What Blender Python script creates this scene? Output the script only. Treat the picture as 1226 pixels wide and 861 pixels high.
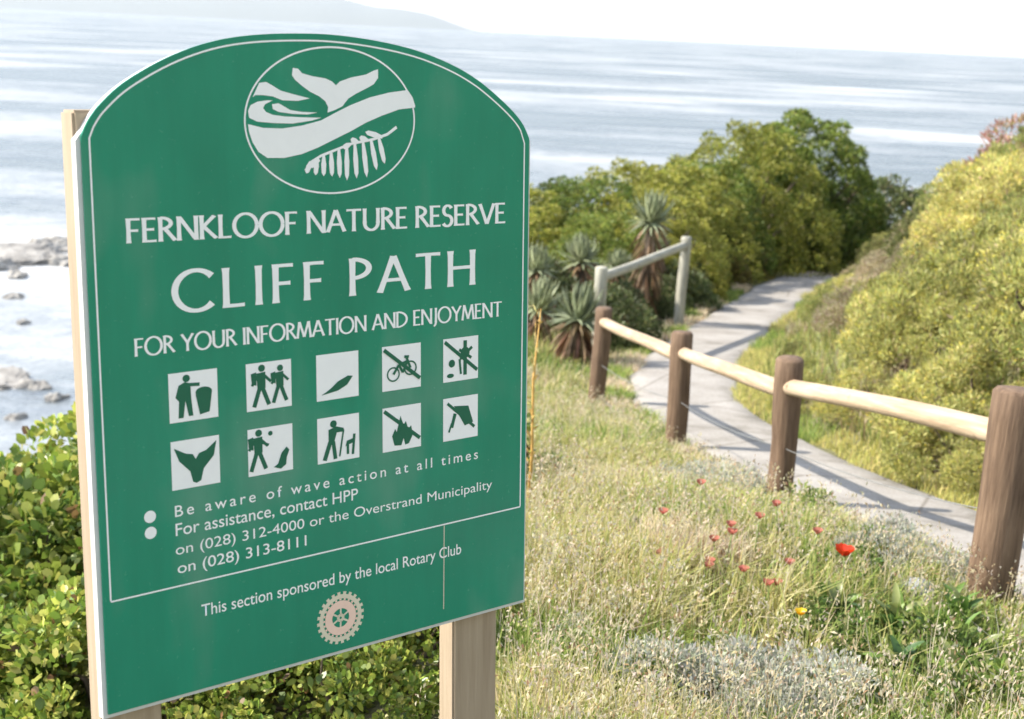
import bpy, bmesh, math, random
import numpy as np
from mathutils import Matrix, Vector

# ------------------------------------------------------------------ camera, sky, sun
for o in list(bpy.data.objects): bpy.data.objects.remove(o)
sc = bpy.context.scene
C = sc.collection
EYE = 1.7
cam = bpy.data.cameras.new('camera'); camo = bpy.data.objects.new('camera', cam); C.objects.link(camo)
cam.sensor_width = 36.0; cam.lens = 36.0 * 1680 / 1226
cam.clip_start = 0.05; cam.clip_end = 60000
pit, rol = math.radians(13.1225), math.radians(2.76)
fwd = Vector((0, math.cos(pit), -math.sin(pit))); r0 = Vector((1, 0, 0)); u0 = r0.cross(fwd)
rx = r0 * math.cos(rol) + u0 * math.sin(rol); ux = -r0 * math.sin(rol) + u0 * math.cos(rol)
camo.matrix_world = Matrix(((rx.x, ux.x, -fwd.x, 0), (rx.y, ux.y, -fwd.y, 0), (rx.z, ux.z, -fwd.z, EYE), (0, 0, 0, 1)))
cam.dof.use_dof = True; cam.dof.focus_distance = 2.7; cam.dof.aperture_fstop = 6.3
sc.camera = camo

SUN_EL, SUN_AZ = 42.0, -86.0            # azimuth from +Y towards +X
w = bpy.data.worlds.new('World'); sc.world = w; w.use_nodes = True
nt = w.node_tree; nt.nodes.clear()
sky = nt.nodes.new('ShaderNodeTexSky'); sky.sky_type = 'NISHITA'; sky.sun_disc = False
sky.sun_elevation = math.radians(SUN_EL); sky.sun_rotation = math.radians(SUN_AZ)
sky.altitude = 20; sky.air_density = 1.0; sky.dust_density = 0.35; sky.ozone_density = 1.0
bg = nt.nodes.new('ShaderNodeBackground'); bg.inputs['Strength'].default_value = 0.15
wo = nt.nodes.new('ShaderNodeOutputWorld')
hsv = nt.nodes.new('ShaderNodeHueSaturation'); hsv.inputs['Saturation'].default_value = 0.55   # hazy, whitish coastal sky
nt.links.new(sky.outputs[0], hsv.inputs['Color']); nt.links.new(hsv.outputs[0], bg.inputs[0]); nt.links.new(bg.outputs[0], wo.inputs[0])
sl = bpy.data.lights.new('sun', 'SUN'); sl.energy = 3.5; sl.angle = math.radians(0.6); sl.color = (1.0, 0.93, 0.82)
slo = bpy.data.objects.new('sun', sl); C.objects.link(slo)
a, e = math.radians(SUN_AZ), math.radians(SUN_EL)
sd = Vector((math.sin(a) * math.cos(e), math.cos(a) * math.cos(e), math.sin(e)))
slo.rotation_euler = sd.to_track_quat('Z', 'Y').to_euler()
sc.view_settings.view_transform = 'Standard'; sc.view_settings.look = 'None'
sc.view_settings.exposure = 1.45; sc.view_settings.gamma = 1.0
try: sc.view_settings.use_curve_mapping = False
except Exception: pass
sc.render.engine = 'CYCLES'
sc.cycles.volume_max_steps = 64
sc.cycles.max_bounces = 6; sc.cycles.diffuse_bounces = 2; sc.cycles.glossy_bounces = 2; sc.cycles.transmission_bounces = 4; sc.cycles.caustics_reflective = False; sc.cycles.caustics_refractive = False

# ------------------------------------------------------------------ helpers
def tag(o, label, cat, group=None):
    o['label'] = label; o['category'] = cat
    if group: o['group'] = group
    return o
def link(name, me, mat=None, parent=None):
    o = bpy.data.objects.new(name, me); C.objects.link(o)
    if mat is not None and me is not None and not me.materials: me.materials.append(mat)
    if parent is not None: o.parent = parent
    return o
def empty(name, loc=(0, 0, 0), rz=0.0):
    o = bpy.data.objects.new(name, None); o.empty_display_size = 0.1; C.objects.link(o)
    o.location = loc; o.rotation_euler = (0, 0, rz); return o
def dup(root, loc, rz=0.0, scale=1.0):
    c = root.copy(); C.objects.link(c); c.location = loc; c.rotation_euler = (0, 0, rz)
    c.scale = (scale,) * 3 if not hasattr(scale, '__len__') else scale
    for ch in list(root.children):
        d = ch.copy(); C.objects.link(d); d.parent = c
    return c
def fast_mesh(name, V, F, cols=None, smooth=False):
    """V (n,3), F (m,k) arrays -> mesh; cols (n,3) point colours"""
    V = np.asarray(V, np.float32); F = np.asarray(F, np.int32); k = F.shape[1]
    me = bpy.data.meshes.new(name)
    me.vertices.add(len(V)); me.vertices.foreach_set('co', V.ravel())
    me.loops.add(F.size); me.loops.foreach_set('vertex_index', F.ravel())
    me.polygons.add(len(F))
    me.polygons.foreach_set('loop_start', np.arange(0, F.size, k, dtype=np.int32))
    me.polygons.foreach_set('loop_total', np.full(len(F), k, np.int32))
    if smooth: me.polygons.foreach_set('use_smooth', np.ones(len(F), bool))
    if cols is not None:
        at = me.color_attributes.new('tint', 'FLOAT_COLOR', 'POINT')
        c4 = np.ones((len(V), 4), np.float32); c4[:, :3] = cols
        at.data.foreach_set('color', c4.ravel())
    me.update(calc_edges=True); me.validate(); return me
def poly_mesh(name, polys, y=0.0, step=0.00006):
    """flat polygons in the (x, z) plane of a sign, each a hair proud of the last"""
    v, f = [], []
    for i, p in enumerate(polys):
        b = len(v); v += [(q[0], y - step * i, q[1]) for q in p]; f.append(list(range(b, b + len(p))))
    me = bpy.data.meshes.new(name); me.from_pydata(v, [], f); me.update(); return me
def unit(v): return v / np.maximum(np.linalg.norm(v, axis=-1, keepdims=True), 1e-9)
def tube(pts, rad, n=8, cap=True, jit=0.0, rng=None):
    """tapered tube along points; returns V, F(quads)"""
    pts = np.asarray(pts, float); rad = np.broadcast_to(np.asarray(rad, float), (len(pts),))
    t = np.gradient(pts, axis=0); t = unit(t)
    ref = np.array([0, 0, 1.0]) if abs(t[0][2]) < 0.9 else np.array([1.0, 0, 0])
    V = []
    for p, d, r in zip(pts, t, rad):
        s = unit(np.cross(d, ref)); u = np.cross(s, d)
        for k in range(n):
            an = 2 * math.pi * k / n; rr = r * (1 + (rng.uniform(-jit, jit) if jit else 0))
            V.append(p + rr * (math.cos(an) * s + math.sin(an) * u))
    F = []
    for i in range(len(pts) - 1):
        for k in range(n):
            F.append((i * n + k, i * n + (k + 1) % n, (i + 1) * n + (k + 1) % n, (i + 1) * n + k))
    V = np.array(V)
    if cap:
        for i0, c0 in ((0, pts[0]), (len(pts) - 1, pts[-1])):
            b = len(V); V = np.vstack([V, c0])
            for k in range(0, n):
                F.append((i0 * n + k, i0 * n + (k + 1) % n, b, b))
    return V, np.array(F)
def quad_tri_mesh(name, V, F, smooth=True):
    me = bpy.data.meshes.new(name)
    fs = []
    for f in F:
        g = []
        for i in f:
            if int(i) not in g: g.append(int(i))
        fs.append(g)
    me.from_pydata([tuple(v) for v in V], [], fs)
    bm = bmesh.new(); bm.from_mesh(me); bmesh.ops.recalc_face_normals(bm, faces=bm.faces); bm.to_mesh(me); bm.free()
    if smooth: me.polygons.foreach_set('use_smooth', np.ones(len(me.polygons), bool))
    me.update(); return me
def merge(parts):
    V, F, b = [], [], 0
    for v, f in parts:
        V.append(v); F.append(np.asarray(f) + b); b += len(v)
    return np.vstack(V), np.vstack(F)

# ------------------------------------------------------------------ materials
def mat(name):
    m = bpy.data.materials.new(name); m.use_nodes = True
    n = m.node_tree; b = n.nodes['Principled BSDF']; return m, n, b
def ramp(n, stops):
    r = n.nodes.new('ShaderNodeValToRGB'); el = r.color_ramp.elements
    while len(el) < len(stops): el.new(0.5)
    for q, (p, c) in zip(el, stops): q.position = p; q.color = (*c, 1)
    return r
def noise(n, scale, detail=4, rough=0.55, vec=None, mapping=None):
    t = n.nodes.new('ShaderNodeTexNoise'); t.inputs['Scale'].default_value = scale
    t.inputs['Detail'].default_value = detail; t.inputs['Roughness'].default_value = rough
    if vec is not None:
        if mapping:
            mp = n.nodes.new('ShaderNodeMapping'); mp.inputs['Scale'].default_value = mapping
            n.links.new(vec, mp.inputs[0]); vec = mp.outputs[0]
        n.links.new(vec, t.inputs['Vector'])
    return t
def plain(name, col, rough=0.5, spec=0.5, var=0.08, scale=40):
    m, n, b = mat(name); tc = n.nodes.new('ShaderNodeTexCoord')
    t = noise(n, scale, 4, 0.6, tc.outputs['Object'])
    r = ramp(n, [(0.3, tuple(c * (1 - var) for c in col)), (0.7, tuple(min(1, c * (1 + var)) for c in col))])
    n.links.new(t.outputs[0], r.inputs[0]); n.links.new(r.outputs[0], b.inputs['Base Color'])
    b.inputs['Roughness'].default_value = rough; b.inputs['Specular IOR Level'].default_value = spec
    return m
def leaf_mat(name, trans=0.38, rough=0.5, spec=0.35):
    m, n, b = mat(name)
    at = n.nodes.new('ShaderNodeAttribute'); at.attribute_name = 'tint'
    oi = n.nodes.new('ShaderNodeObjectInfo')
    hs = n.nodes.new('ShaderNodeHueSaturation')
    mr = n.nodes.new('ShaderNodeMapRange'); mr.inputs[3].default_value = 0.78; mr.inputs[4].default_value = 1.2
    n.links.new(oi.outputs['Random'], mr.inputs[0]); n.links.new(mr.outputs[0], hs.inputs['Value'])
    mh = n.nodes.new('ShaderNodeMapRange'); mh.inputs[3].default_value = 0.512; mh.inputs[4].default_value = 0.492
    n.links.new(oi.outputs['Random'], mh.inputs[0]); n.links.new(mh.outputs[0], hs.inputs['Hue'])
    n.links.new(at.outputs['Color'], hs.inputs['Color'])
    n.links.new(hs.outputs[0], b.inputs['Base Color'])
    b.inputs['Roughness'].default_value = rough; b.inputs['Specular IOR Level'].default_value = spec
    tr = n.nodes.new('ShaderNodeBsdfTranslucent'); n.links.new(hs.outputs[0], tr.inputs[0])
    mx = n.nodes.new('ShaderNodeMixShader'); mx.inputs[0].default_value = trans
    n.links.new(b.outputs[0], mx.inputs[1]); n.links.new(tr.outputs[0], mx.inputs[2])
    n.links.new(mx.outputs[0], n.nodes['Material Output'].inputs[0]); return m
def wood_mat(name, dark, light, grain=(18, 18, 1.6), bump=0.35, rough=0.75):
    m, n, b = mat(name); tc = n.nodes.new('ShaderNodeTexCoord')
    t = noise(n, 3.0, 8, 0.65, tc.outputs['Object'], grain)
    t2 = noise(n, 2.2, 3, 0.5, tc.outputs['Object'])
    mixv = n.nodes.new('ShaderNodeMath'); mixv.operation = 'MULTIPLY_ADD'; mixv.inputs[1].default_value = 0.7
    sc_ = n.nodes.new('ShaderNodeMath'); sc_.operation = 'MULTIPLY'; sc_.inputs[1].default_value = 0.3
    n.links.new(t2.outputs[0], sc_.inputs[0]); n.links.new(t.outputs[0], mixv.inputs[0]); n.links.new(sc_.outputs[0], mixv.inputs[2])
    r = ramp(n, [(0.32, dark), (0.52, tuple((x + y) / 2 for x, y in zip(dark, light))), (0.68, light)])
    n.links.new(mixv.outputs[0], r.inputs[0]); n.links.new(r.outputs[0], b.inputs['Base Color'])
    vk = n.nodes.new('ShaderNodeTexVoronoi'); vk.inputs['Scale'].default_value = 7.0; n.links.new(tc.outputs['Object'], vk.inputs['Vector'])
    rk = ramp(n, [(0.03, (.38, .30, .24)), (0.13, (1, 1, 1))]); n.links.new(vk.outputs['Distance'], rk.inputs[0])
    mk = n.nodes.new('ShaderNodeMixRGB'); mk.blend_type = 'MULTIPLY'; mk.inputs[0].default_value = .8
    n.links.new(r.outputs[0], mk.inputs[1]); n.links.new(rk.outputs[0], mk.inputs[2]); n.links.new(mk.outputs[0], b.inputs['Base Color'])
    b.inputs['Roughness'].default_value = rough; b.inputs['Specular IOR Level'].default_value = 0.25
    bp = n.nodes.new('ShaderNodeBump'); bp.inputs['Strength'].default_value = bump; bp.inputs['Distance'].default_value = 0.01
    n.links.new(t.outputs[0], bp.inputs['Height']); n.links.new(bp.outputs[0], b.inputs['Normal']); return m

M_LEAF = leaf_mat('leaf_foliage'); M_GLOSSY = leaf_mat('glossy_leaf', 0.34, 0.38, 0.5)
M_GRASS = leaf_mat('grass_blades', 0.5, 0.6, 0.2); M_SUCC = leaf_mat('succulent_leaf', 0.12, 0.5, 0.35)
M_PETAL = leaf_mat('petal', 0.4, 0.6, 0.2)
M_BARK = wood_mat('bark', (.07, .05, .035), (.2, .155, .11), (10, 10, 3), 0.6)
M_POST = wood_mat('fence_post_wood', (.07, .042, .026), (.25, .165, .105), (16, 16, 1.4), 0.8)  # browns darkened toward the posts' shaded side
M_RAIL = wood_mat('peeled_pole_wood', (.26, .175, .105), (.60, .47, .33), (14, 14, 1.2), 0.35)
M_GREYWOOD = wood_mat('weathered_grey_wood', (.26, .245, .19), (.54, .52, .43), (16, 16, 1.4), 0.6)  # grey lightened and warmed for sunlight on the far posts
M_SIGNPOST = wood_mat('planed_pine', (.30, .225, .15), (.46, .365, .26), (22, 22, 1.1), 0.18, 0.65)
M_GREEN = plain('sign_green', (.008, .235, .138), 0.16, 0.5, 0.05, 6)
m, n, b = mat('sign_green'); tc = n.nodes.new('ShaderNodeTexCoord')
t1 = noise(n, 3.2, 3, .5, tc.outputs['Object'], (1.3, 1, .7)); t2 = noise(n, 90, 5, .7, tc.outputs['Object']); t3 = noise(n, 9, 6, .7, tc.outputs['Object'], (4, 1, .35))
r1 = ramp(n, [(.38, (.008, .215, .128)), (.55, (.011, .245, .146)), (.66, (.075, .27, .18))]); n.links.new(t1.outputs[0], r1.inputs[0])  # last stop paints pale patches for the glossy panel's glare
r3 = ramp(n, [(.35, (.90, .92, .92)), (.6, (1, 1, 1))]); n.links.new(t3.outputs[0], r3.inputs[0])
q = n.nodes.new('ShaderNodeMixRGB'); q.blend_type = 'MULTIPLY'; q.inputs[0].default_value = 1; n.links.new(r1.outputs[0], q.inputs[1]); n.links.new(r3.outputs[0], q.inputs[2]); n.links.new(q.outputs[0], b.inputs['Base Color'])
mr = n.nodes.new('ShaderNodeMapRange'); mr.inputs[1].default_value = .3; mr.inputs[2].default_value = .7; mr.inputs[3].default_value = .12; mr.inputs[4].default_value = .3; n.links.new(t2.outputs[0], mr.inputs[0]); n.links.new(mr.outputs[0], b.inputs['Roughness'])
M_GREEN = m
M_WHITE = plain('sign_white', (.86, .845, .83), 0.35, 0.4, 0.02)
M_FIG = plain('sign_figure_green', (.012, .12, .068), 0.35, 0.4, 0.06)
M_EDGE = plain('board_edge_white', (.60, .59, .57), 0.5, 0.3, 0.05)
M_CREAM = plain('emblem_cream', (.66, .60, .46), 0.4, 0.4, 0.05)
M_PINK = plain('emblem_pink', (.82, .58, .47), 0.4, 0.4, 0.05)
M_WIRE = plain('wire', (.18, .18, .17), 0.5, 0.5, 0.1)
def stone_mat(name, c1, c2, scale=6):
    m, n, b = mat(name); tc = n.nodes.new('ShaderNodeTexCoord')
    t = noise(n, scale, 8, 0.65, tc.outputs['Object']); r = ramp(n, [(0.3, c1), (0.7, c2)])
    n.links.new(t.outputs[0], r.inputs[0]); n.links.new(r.outputs[0], b.inputs['Base Color']); b.inputs['Roughness'].default_value = 0.85
    bp = n.nodes.new('ShaderNodeBump'); bp.inputs['Strength'].default_value = 0.6; bp.inputs['Distance'].default_value = 0.03
    n.links.new(t.outputs[0], bp.inputs['Height']); n.links.new(bp.outputs[0], b.inputs['Normal']); return m
M_STONE = stone_mat('pale_sandstone', (.36, .33, .27), (.6, .56, .48), 8)
M_GREYROCK = stone_mat('grey_rock', (.2, .21, .22), (.42, .43, .43), 9)
M_SEAROCK = stone_mat('wet_shore_rock', (.15, .14, .125), (.42, .395, .36), 0.8)  # rock greys raised to include the sea glare

# ------------------------------------------------------------------ terrain
PY = [-15, 0, 4.4, 6.2, 8.1, 10, 15, 22, 30, 60]; PZ = [.6, .1, -.02, -.4, -.70, -.95, -1.35, -1.9, -2.6, -6]
XY = [-15, 0, 4.4, 6.2, 8.2, 9.6, 10.8, 12, 13.2, 15.4, 18, 21, 23, 25, 28]
XC = [6.0, 3.2, 2.2, 1.80, 1.52, 1.36, 1.34, 1.52, 1.82, 2.46, 3.25, 4.2, 5.0, 6.0, 8.0]
def pxc(y): return np.interp(y, XY, XC)
_ph = np.random.RandomState(5).uniform(0, 6.28, (14, 3))
def wob(x, y, s):
    r = 0
    for i, (p, q, t) in enumerate(_ph):
        k = (0.7 + 0.33 * i) * s; r = r + np.sin(x * k * math.cos(t) + y * k * math.sin(t) + p) / (1 + .35 * i)
    return r / 3
def ground(x, y):
    x = np.asarray(x, float); y = np.asarray(y, float)
    ys = sum(np.interp(y + d, PY, PZ) for d in (-.8, -.4, 0, .4, .8)) / 5
    xc = sum(pxc(y + d) for d in (-.6, 0, .6)) / 3
    s = np.maximum(0, x - xc - .55)
    z = ys + np.where(s < 4, .6 * s, 2.4 + .3 * (s - 4)) * np.clip(.4 + s, 0, 1)
    d = np.maximum(0, -.2 - x)
    z = z - .12 * d - .06 * d * d
    f = np.maximum(0, y - 29); z = z - .05 * f * f
    away = np.clip((np.abs(x - xc) - .5) / .4, 0, 1)
    z = z + away * .05 * wob(x, y, 1.4)
    return np.maximum(z, -24.0)
def grd(x, y): return float(ground(x, y))
def axis(segs):
    o = []
    for a_, b_, n_ in segs: o += list(np.linspace(a_, b_, n_, endpoint=False))
    return np.array(o + [segs[-1][1]])
gx = axis([(-60, -12, 24), (-12, -3, 24), (-3, 6, 75), (6, 14, 24), (14, 40, 14)])
gy = axis([(-15, 2, 20), (2, 14, 90), (14, 32, 60), (32, 60, 20)])
X, Y = np.meshgrid(gx, gy); Z = ground(X, Y)
nx, ny = len(gx), len(gy)
idx = np.arange(nx * ny).reshape(ny, nx)
F = np.stack([idx[:-1, :-1], idx[:-1, 1:], idx[1:, 1:], idx[1:, :-1]], -1).reshape(-1, 4)
mg, n, b = mat('coastal_soil'); tc = n.nodes.new('ShaderNodeTexCoord')
t1 = noise(n, 1.3, 8, 0.65, tc.outputs['Object']); t2 = noise(n, 24, 6, 0.7, tc.outputs['Object'])
r1 = ramp(n, [(0.35, (.085, .08, .035)), (0.5, (.15, .145, .06)), (0.65, (.22, .2, .10))])
mm = n.nodes.new('ShaderNodeMath'); mm.operation = 'ADD'; ms = n.nodes.new('ShaderNodeMath'); ms.operation = 'MULTIPLY'; ms.inputs[1].default_value = .5
n.links.new(t1.outputs[0], ms.inputs[0])
ms2 = n.nodes.new('ShaderNodeMath'); ms2.operation = 'MULTIPLY'; ms2.inputs[1].default_value = .5
n.links.new(t2.outputs[0], ms2.inputs[0]); n.links.new(ms.outputs[0], mm.inputs[0]); n.links.new(ms2.outputs[0], mm.inputs[1])
n.links.new(mm.outputs[0], r1.inputs[0]); n.links.new(r1.outputs[0], b.inputs['Base Color']); b.inputs['Roughness'].default_value = .95
bp = n.nodes.new('ShaderNodeBump'); bp.inputs['Strength'].default_value = .8; bp.inputs['Distance'].default_value = .04
n.links.new(t2.outputs[0], bp.inputs['Height']); n.links.new(bp.outputs[0], b.inputs['Normal'])
g = link('ground', fast_mesh('ground', np.stack([X, Y, Z], -1).reshape(-1, 3), F, smooth=True), mg); g['kind'] = 'structure'

# path: worn concrete strip laid on the ground
mp_, n, b = mat('worn_concrete'); tc = n.nodes.new('ShaderNodeTexCoord')
t1 = noise(n, 1.7, 8, 0.68, tc.outputs['Object']); t2 = noise(n, 60, 6, 0.75, tc.outputs['Object'])
vo = n.nodes.new('ShaderNodeTexVoronoi'); vo.feature = 'DISTANCE_TO_EDGE'; vo.inputs['Scale'].default_value = .8
n.links.new(tc.outputs['Object'], vo.inputs['Vector'])
r1 = ramp(n, [(0.32, (.20, .18, .15)), (0.45, (.31, .285, .255)), (0.62, (.37, .345, .315)), (0.75, (.43, .40, .365))])
n.links.new(t1.outputs[0], r1.inputs[0])
r2 = ramp(n, [(0.3, (.55, .53, .5)), (0.52, (1, 1, 1))]); n.links.new(t2.outputs[0], r2.inputs[0])
r3 = ramp(n, [(0.0, (.55, .52, .48)), (0.012, (1, 1, 1))]); n.links.new(vo.outputs[0], r3.inputs[0])
def mul(n, a_, b_):
    q = n.nodes.new('ShaderNodeMixRGB'); q.blend_type = 'MULTIPLY'; q.inputs[0].default_value = 1
    n.links.new(a_, q.inputs[1]); n.links.new(b_, q.inputs[2]); return q.outputs[0]
n.links.new(mul(n, mul(n, r1.outputs[0], r2.outputs[0]), r3.outputs[0]), b.inputs['Base Color']); b.inputs['Roughness'].default_value = .9
bp = n.nodes.new('ShaderNodeBump'); bp.inputs['Strength'].default_value = .5; bp.inputs['Distance'].default_value = .01
n.links.new(t2.outputs[0], bp.inputs['Height']); n.links.new(bp.outputs[0], b.inputs['Normal'])
ps = np.arange(-6, 27.5, .2); across = np.linspace(-1, 1, 9)
cxs = np.array([sum(pxc(y + d) for d in (-.6, -.3, 0, .3, .6)) / 5 for y in ps])
tx = np.gradient(cxs, ps); nrm = unit(np.stack([np.ones_like(tx), -tx], -1))
V = []
for i, y in enumerate(ps):
    for s in across:
        hw = .5 + (.05 * math.sin(y * 2.3 + s) + .03 * math.sin(y * 5.1)) * (abs(s) > .9)
        px, py = cxs[i] + nrm[i][0] * s * hw, y + nrm[i][1] * s * hw
        V.append((px, py, grd(px, py) + (.03 if abs(s) < .99 else -.03) - .008 * s * s))
k = len(across); F = [(i * k + j, i * k + j + 1, (i + 1) * k + j + 1, (i + 1) * k + j) for i in range(len(ps) - 1) for j in range(k - 1)]
p = link('path', fast_mesh('path', V, F, smooth=True), mp_); p['kind'] = 'structure'

# sea
SEA = -18.0
msea, n, b = mat('sea_water'); geo = n.nodes.new('ShaderNodeNewGeometry')
w1 = noise(n, .35, 5, .6, geo.outputs['Position'], (1, 1.6, 1)); w2 = noise(n, .03, 4, .55, geo.outputs['Position'], (.6, 1.8, 1))
ad = n.nodes.new('ShaderNodeMath'); ad.operation = 'MULTIPLY_ADD'; ad.inputs[1].default_value = 5.0
n.links.new(w2.outputs[0], ad.inputs[0]); n.links.new(w1.outputs[0], ad.inputs[2])
bp = n.nodes.new('ShaderNodeBump'); bp.inputs['Strength'].default_value = 1.0; bp.inputs['Distance'].default_value = .55
n.links.new(ad.outputs[0], bp.inputs['Height']); n.links.new(bp.outputs[0], b.inputs['Normal'])
f1 = noise(n, .016, 5, .62, geo.outputs['Position'], (.45, 1.0, 1)); f2 = noise(n, .35, 6, .7, geo.outputs['Position'], (.7, 1.2, 1))
fa = n.nodes.new('ShaderNodeMath'); fa.operation = 'MULTIPLY_ADD'; fa.inputs[1].default_value = .3
n.links.new(f2.outputs[0], fa.inputs[0]); n.links.new(f1.outputs[0], fa.inputs[2])
# surf zone: white water close to the shore rocks
vd = n.nodes.new('ShaderNodeVectorMath'); vd.operation = 'DISTANCE'; vd.inputs[1].default_value = (-34, 90, SEA)
n.links.new(geo.outputs['Position'], vd.inputs[0])
sr = n.nodes.new('ShaderNodeMapRange'); sr.inputs[1].default_value = 15; sr.inputs[2].default_value = 75; sr.inputs[3].default_value = .13; sr.inputs[4].default_value = 0
n.links.new(vd.outputs['Value'], sr.inputs[0])
fb = n.nodes.new('ShaderNodeMath'); fb.operation = 'ADD'; n.links.new(fa.outputs[0], fb.inputs[0]); n.links.new(sr.outputs[0], fb.inputs[1])
fr = ramp(n, [(0.60, (0, 0, 0)), (0.92, (1, 1, 1))]); n.links.new(fb.outputs[0], fr.inputs[0])
wc = ramp(n, [(0.35, (.075, .095, .105)), (0.65, (.125, .145, .155))]); n.links.new(w2.outputs[0], wc.inputs[0])
mx = n.nodes.new('ShaderNodeMixRGB'); mx.inputs[2].default_value = (.52, .53, .53, 1)
n.links.new(fr.outputs[0], mx.inputs[0]); n.links.new(wc.outputs[0], mx.inputs[1]); n.links.new(mx.outputs[0], b.inputs['Base Color'])
rr = n.nodes.new('ShaderNodeMapRange'); rr.inputs[3].default_value = .22; rr.inputs[4].default_value = .8
n.links.new(fr.outputs[0], rr.inputs[0]); n.links.new(rr.outputs[0], b.inputs['Roughness']); b.inputs['Specular IOR Level'].default_value = 0.0
gl = n.nodes.new('ShaderNodeBsdfGlossy'); gl.inputs['Color'].default_value = (.92, .92, .92, 1); n.links.new(rr.outputs[0], gl.inputs['Roughness']); n.links.new(bp.outputs[0], gl.inputs['Normal'])
gm = n.nodes.new('ShaderNodeMixShader'); gf = n.nodes.new('ShaderNodeMapRange'); gf.inputs[3].default_value = .29; gf.inputs[4].default_value = .05
n.links.new(fr.outputs[0], gf.inputs[0]); n.links.new(gf.outputs[0], gm.inputs[0]); n.links.new(b.outputs[0], gm.inputs[1]); n.links.new(gl.outputs[0], gm.inputs[2])
n.links.new(gm.outputs[0], n.nodes['Material Output'].inputs[0])
so = link('sea', fast_mesh('sea', [(-30000, -300, SEA), (30000, -300, SEA), (30000, 45000, SEA), (-30000, 45000, SEA)], [(0, 1, 2, 3)]), msea); so['kind'] = 'structure'

# far headland
rs = np.random.RandomState(3)
hx = np.linspace(-5200, -330, 90); V = []
prof = np.interp(hx, [-5200, -3500, -2000, -1400, -1000, -700, -500, -330], [420, 330, 250, 190, 135, 100, 45, 0])
prof = prof + np.interp(hx, [-5200, -700, -330], [22, 8, 0]) * np.sin(hx / 130.) + np.interp(hx, [-5200, -700, -330], [10, 3, 0]) * np.sin(hx / 47. + 1)
for j, (yy, hh) in enumerate([(8300, 0), (8600, .35), (9000, .75), (9400, 1.0), (9900, .7), (10600, 0)]):
    for i, x in enumerate(hx):
        V.append((x * 4, yy * 4 + 90 * math.sin(x / 210. + j), SEA - 3 + (min(prof[i], 165) * 4 + 3) * hh * (1 + .1 * math.sin(x / 90. + j * 2) * (0 < hh < 1))))
m_ = len(hx); F = [(j * m_ + i, j * m_ + i + 1, (j + 1) * m_ + i + 1, (j + 1) * m_ + i) for j in range(5) for i in range(m_ - 1)]
hl = link('headland', fast_mesh('headland', V, F, smooth=True), plain('distant_slope', (.10, .11, .08), .95, .1, .3, .01)); hl['kind'] = 'structure'

# haze
hm = bpy.data.materials.new('haze_air'); hm.use_nodes = True; n = hm.node_tree; n.nodes.clear()
pv = n.nodes.new('ShaderNodeVolumePrincipled'); pv.inputs['Color'].default_value = (.76, .81, .86, 1)
pv.inputs['Density'].default_value = 3.0e-5; pv.inputs['Anisotropy'].default_value = .2
on = n.nodes.new('ShaderNodeOutputMaterial'); n.links.new(pv.outputs[0], on.inputs['Volume'])
x0, x1, y0, y1, z0, z1 = -31000, 31000, -400, 46000, -26, 720
hv = [(x, y, z) for z in (z0, z1) for y in (y0, y1) for x in (x0, x1)]
hz = link('haze', None) if False else None
me = bpy.data.meshes.new('haze'); me.from_pydata(hv, [], [(0, 2, 3, 1), (4, 5, 7, 6), (0, 1, 5, 4), (2, 6, 7, 3), (0, 4, 6, 2), (1, 3, 7, 5)]); me.update()
hz = link('haze', me, hm); hz['kind'] = 'stuff'

# ------------------------------------------------------------------ rocks
def rock_mesh(name, seed, sx, sy, sz, sub=3, amp=.28):
    r = np.random.RandomState(seed); bm = bmesh.new(); bmesh.ops.create_icosphere(bm, subdivisions=sub, radius=1)
    dirs = unit(r.normal(size=(9, 3))); offs = r.uniform(.55, .95, 9)
    for v in bm.verts:
        c = np.array(v.co)
        for d_, o_ in zip(dirs, offs):
            q = c @ d_
            if q > o_: c = c - d_ * (q - o_) * .85
        c = c * (1 + amp * .35 * math.sin(c[0] * 5 + seed) * math.sin(c[1] * 6 + 1) + amp * .12 * math.sin(c[0] * 13 + c[2] * 9) * math.sin(c[1] * 11 + seed) + amp * .1 * r.uniform(-1, 1))
        v.co = (c[0] * sx, c[1] * sy, c[2] * sz)
    me = bpy.data.meshes.new(name); bm.to_mesh(me); bm.free(); return me
SR = [(-39, 117, 2.6), (-35.5, 113, 1.7), (-33.5, 109, 1.2), (-40.5, 107, 2.0), (-37.5, 104, 1.2), (-36.2, 110, 1.5), (-41.5, 113, 2.2), (-38, 121, 1.8), (-34.5, 118, 1.2), (-42, 102, 1.4), (-35, 96, .8), (-31.5, 88, .6), (-25.5, 72.5, .9), (-23.6, 70.5, .7), (-27.5, 75, .9), (-24.4, 66.5, .6), (-26.8, 69.5, .5), (-28.6, 71, .7)]
SN = ['largest rock of the far cluster in the surf', 'rock of the far cluster, right of the largest', 'rock of the far cluster nearest to the sign post', 'broad front rock of the far cluster', 'small front rock of the far cluster', 'rock in the middle of the far cluster', 'rock at the left picture edge in the far cluster', 'rearmost rock of the far cluster', 'rear right rock of the far cluster', 'lowest left rock of the far cluster', 'lone rock below the far cluster', 'tiny rock halfway between the two clusters', 'rock in the middle of the near cluster above the bushes', 'rock of the near cluster nearest to the sign post', 'left rear rock of the near cluster', 'lowest rock of the near cluster, just above the bushes', 'small rock in the front of the near cluster', 'leftmost rock of the near cluster']
for i, (x, y, s) in enumerate(SR):
    me = rock_mesh('shore_rock', 20 + i, s * 1.0, s * .7, s * .42, 4, .7)
    o = link('shore_rock', me, M_SEAROCK); o.location = (x, y, SEA + .02 * s); o.rotation_euler = (0, 0, i * 1.3)
    tag(o, SN[i], 'rock', 'rocks in the surf below the cliff')

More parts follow.
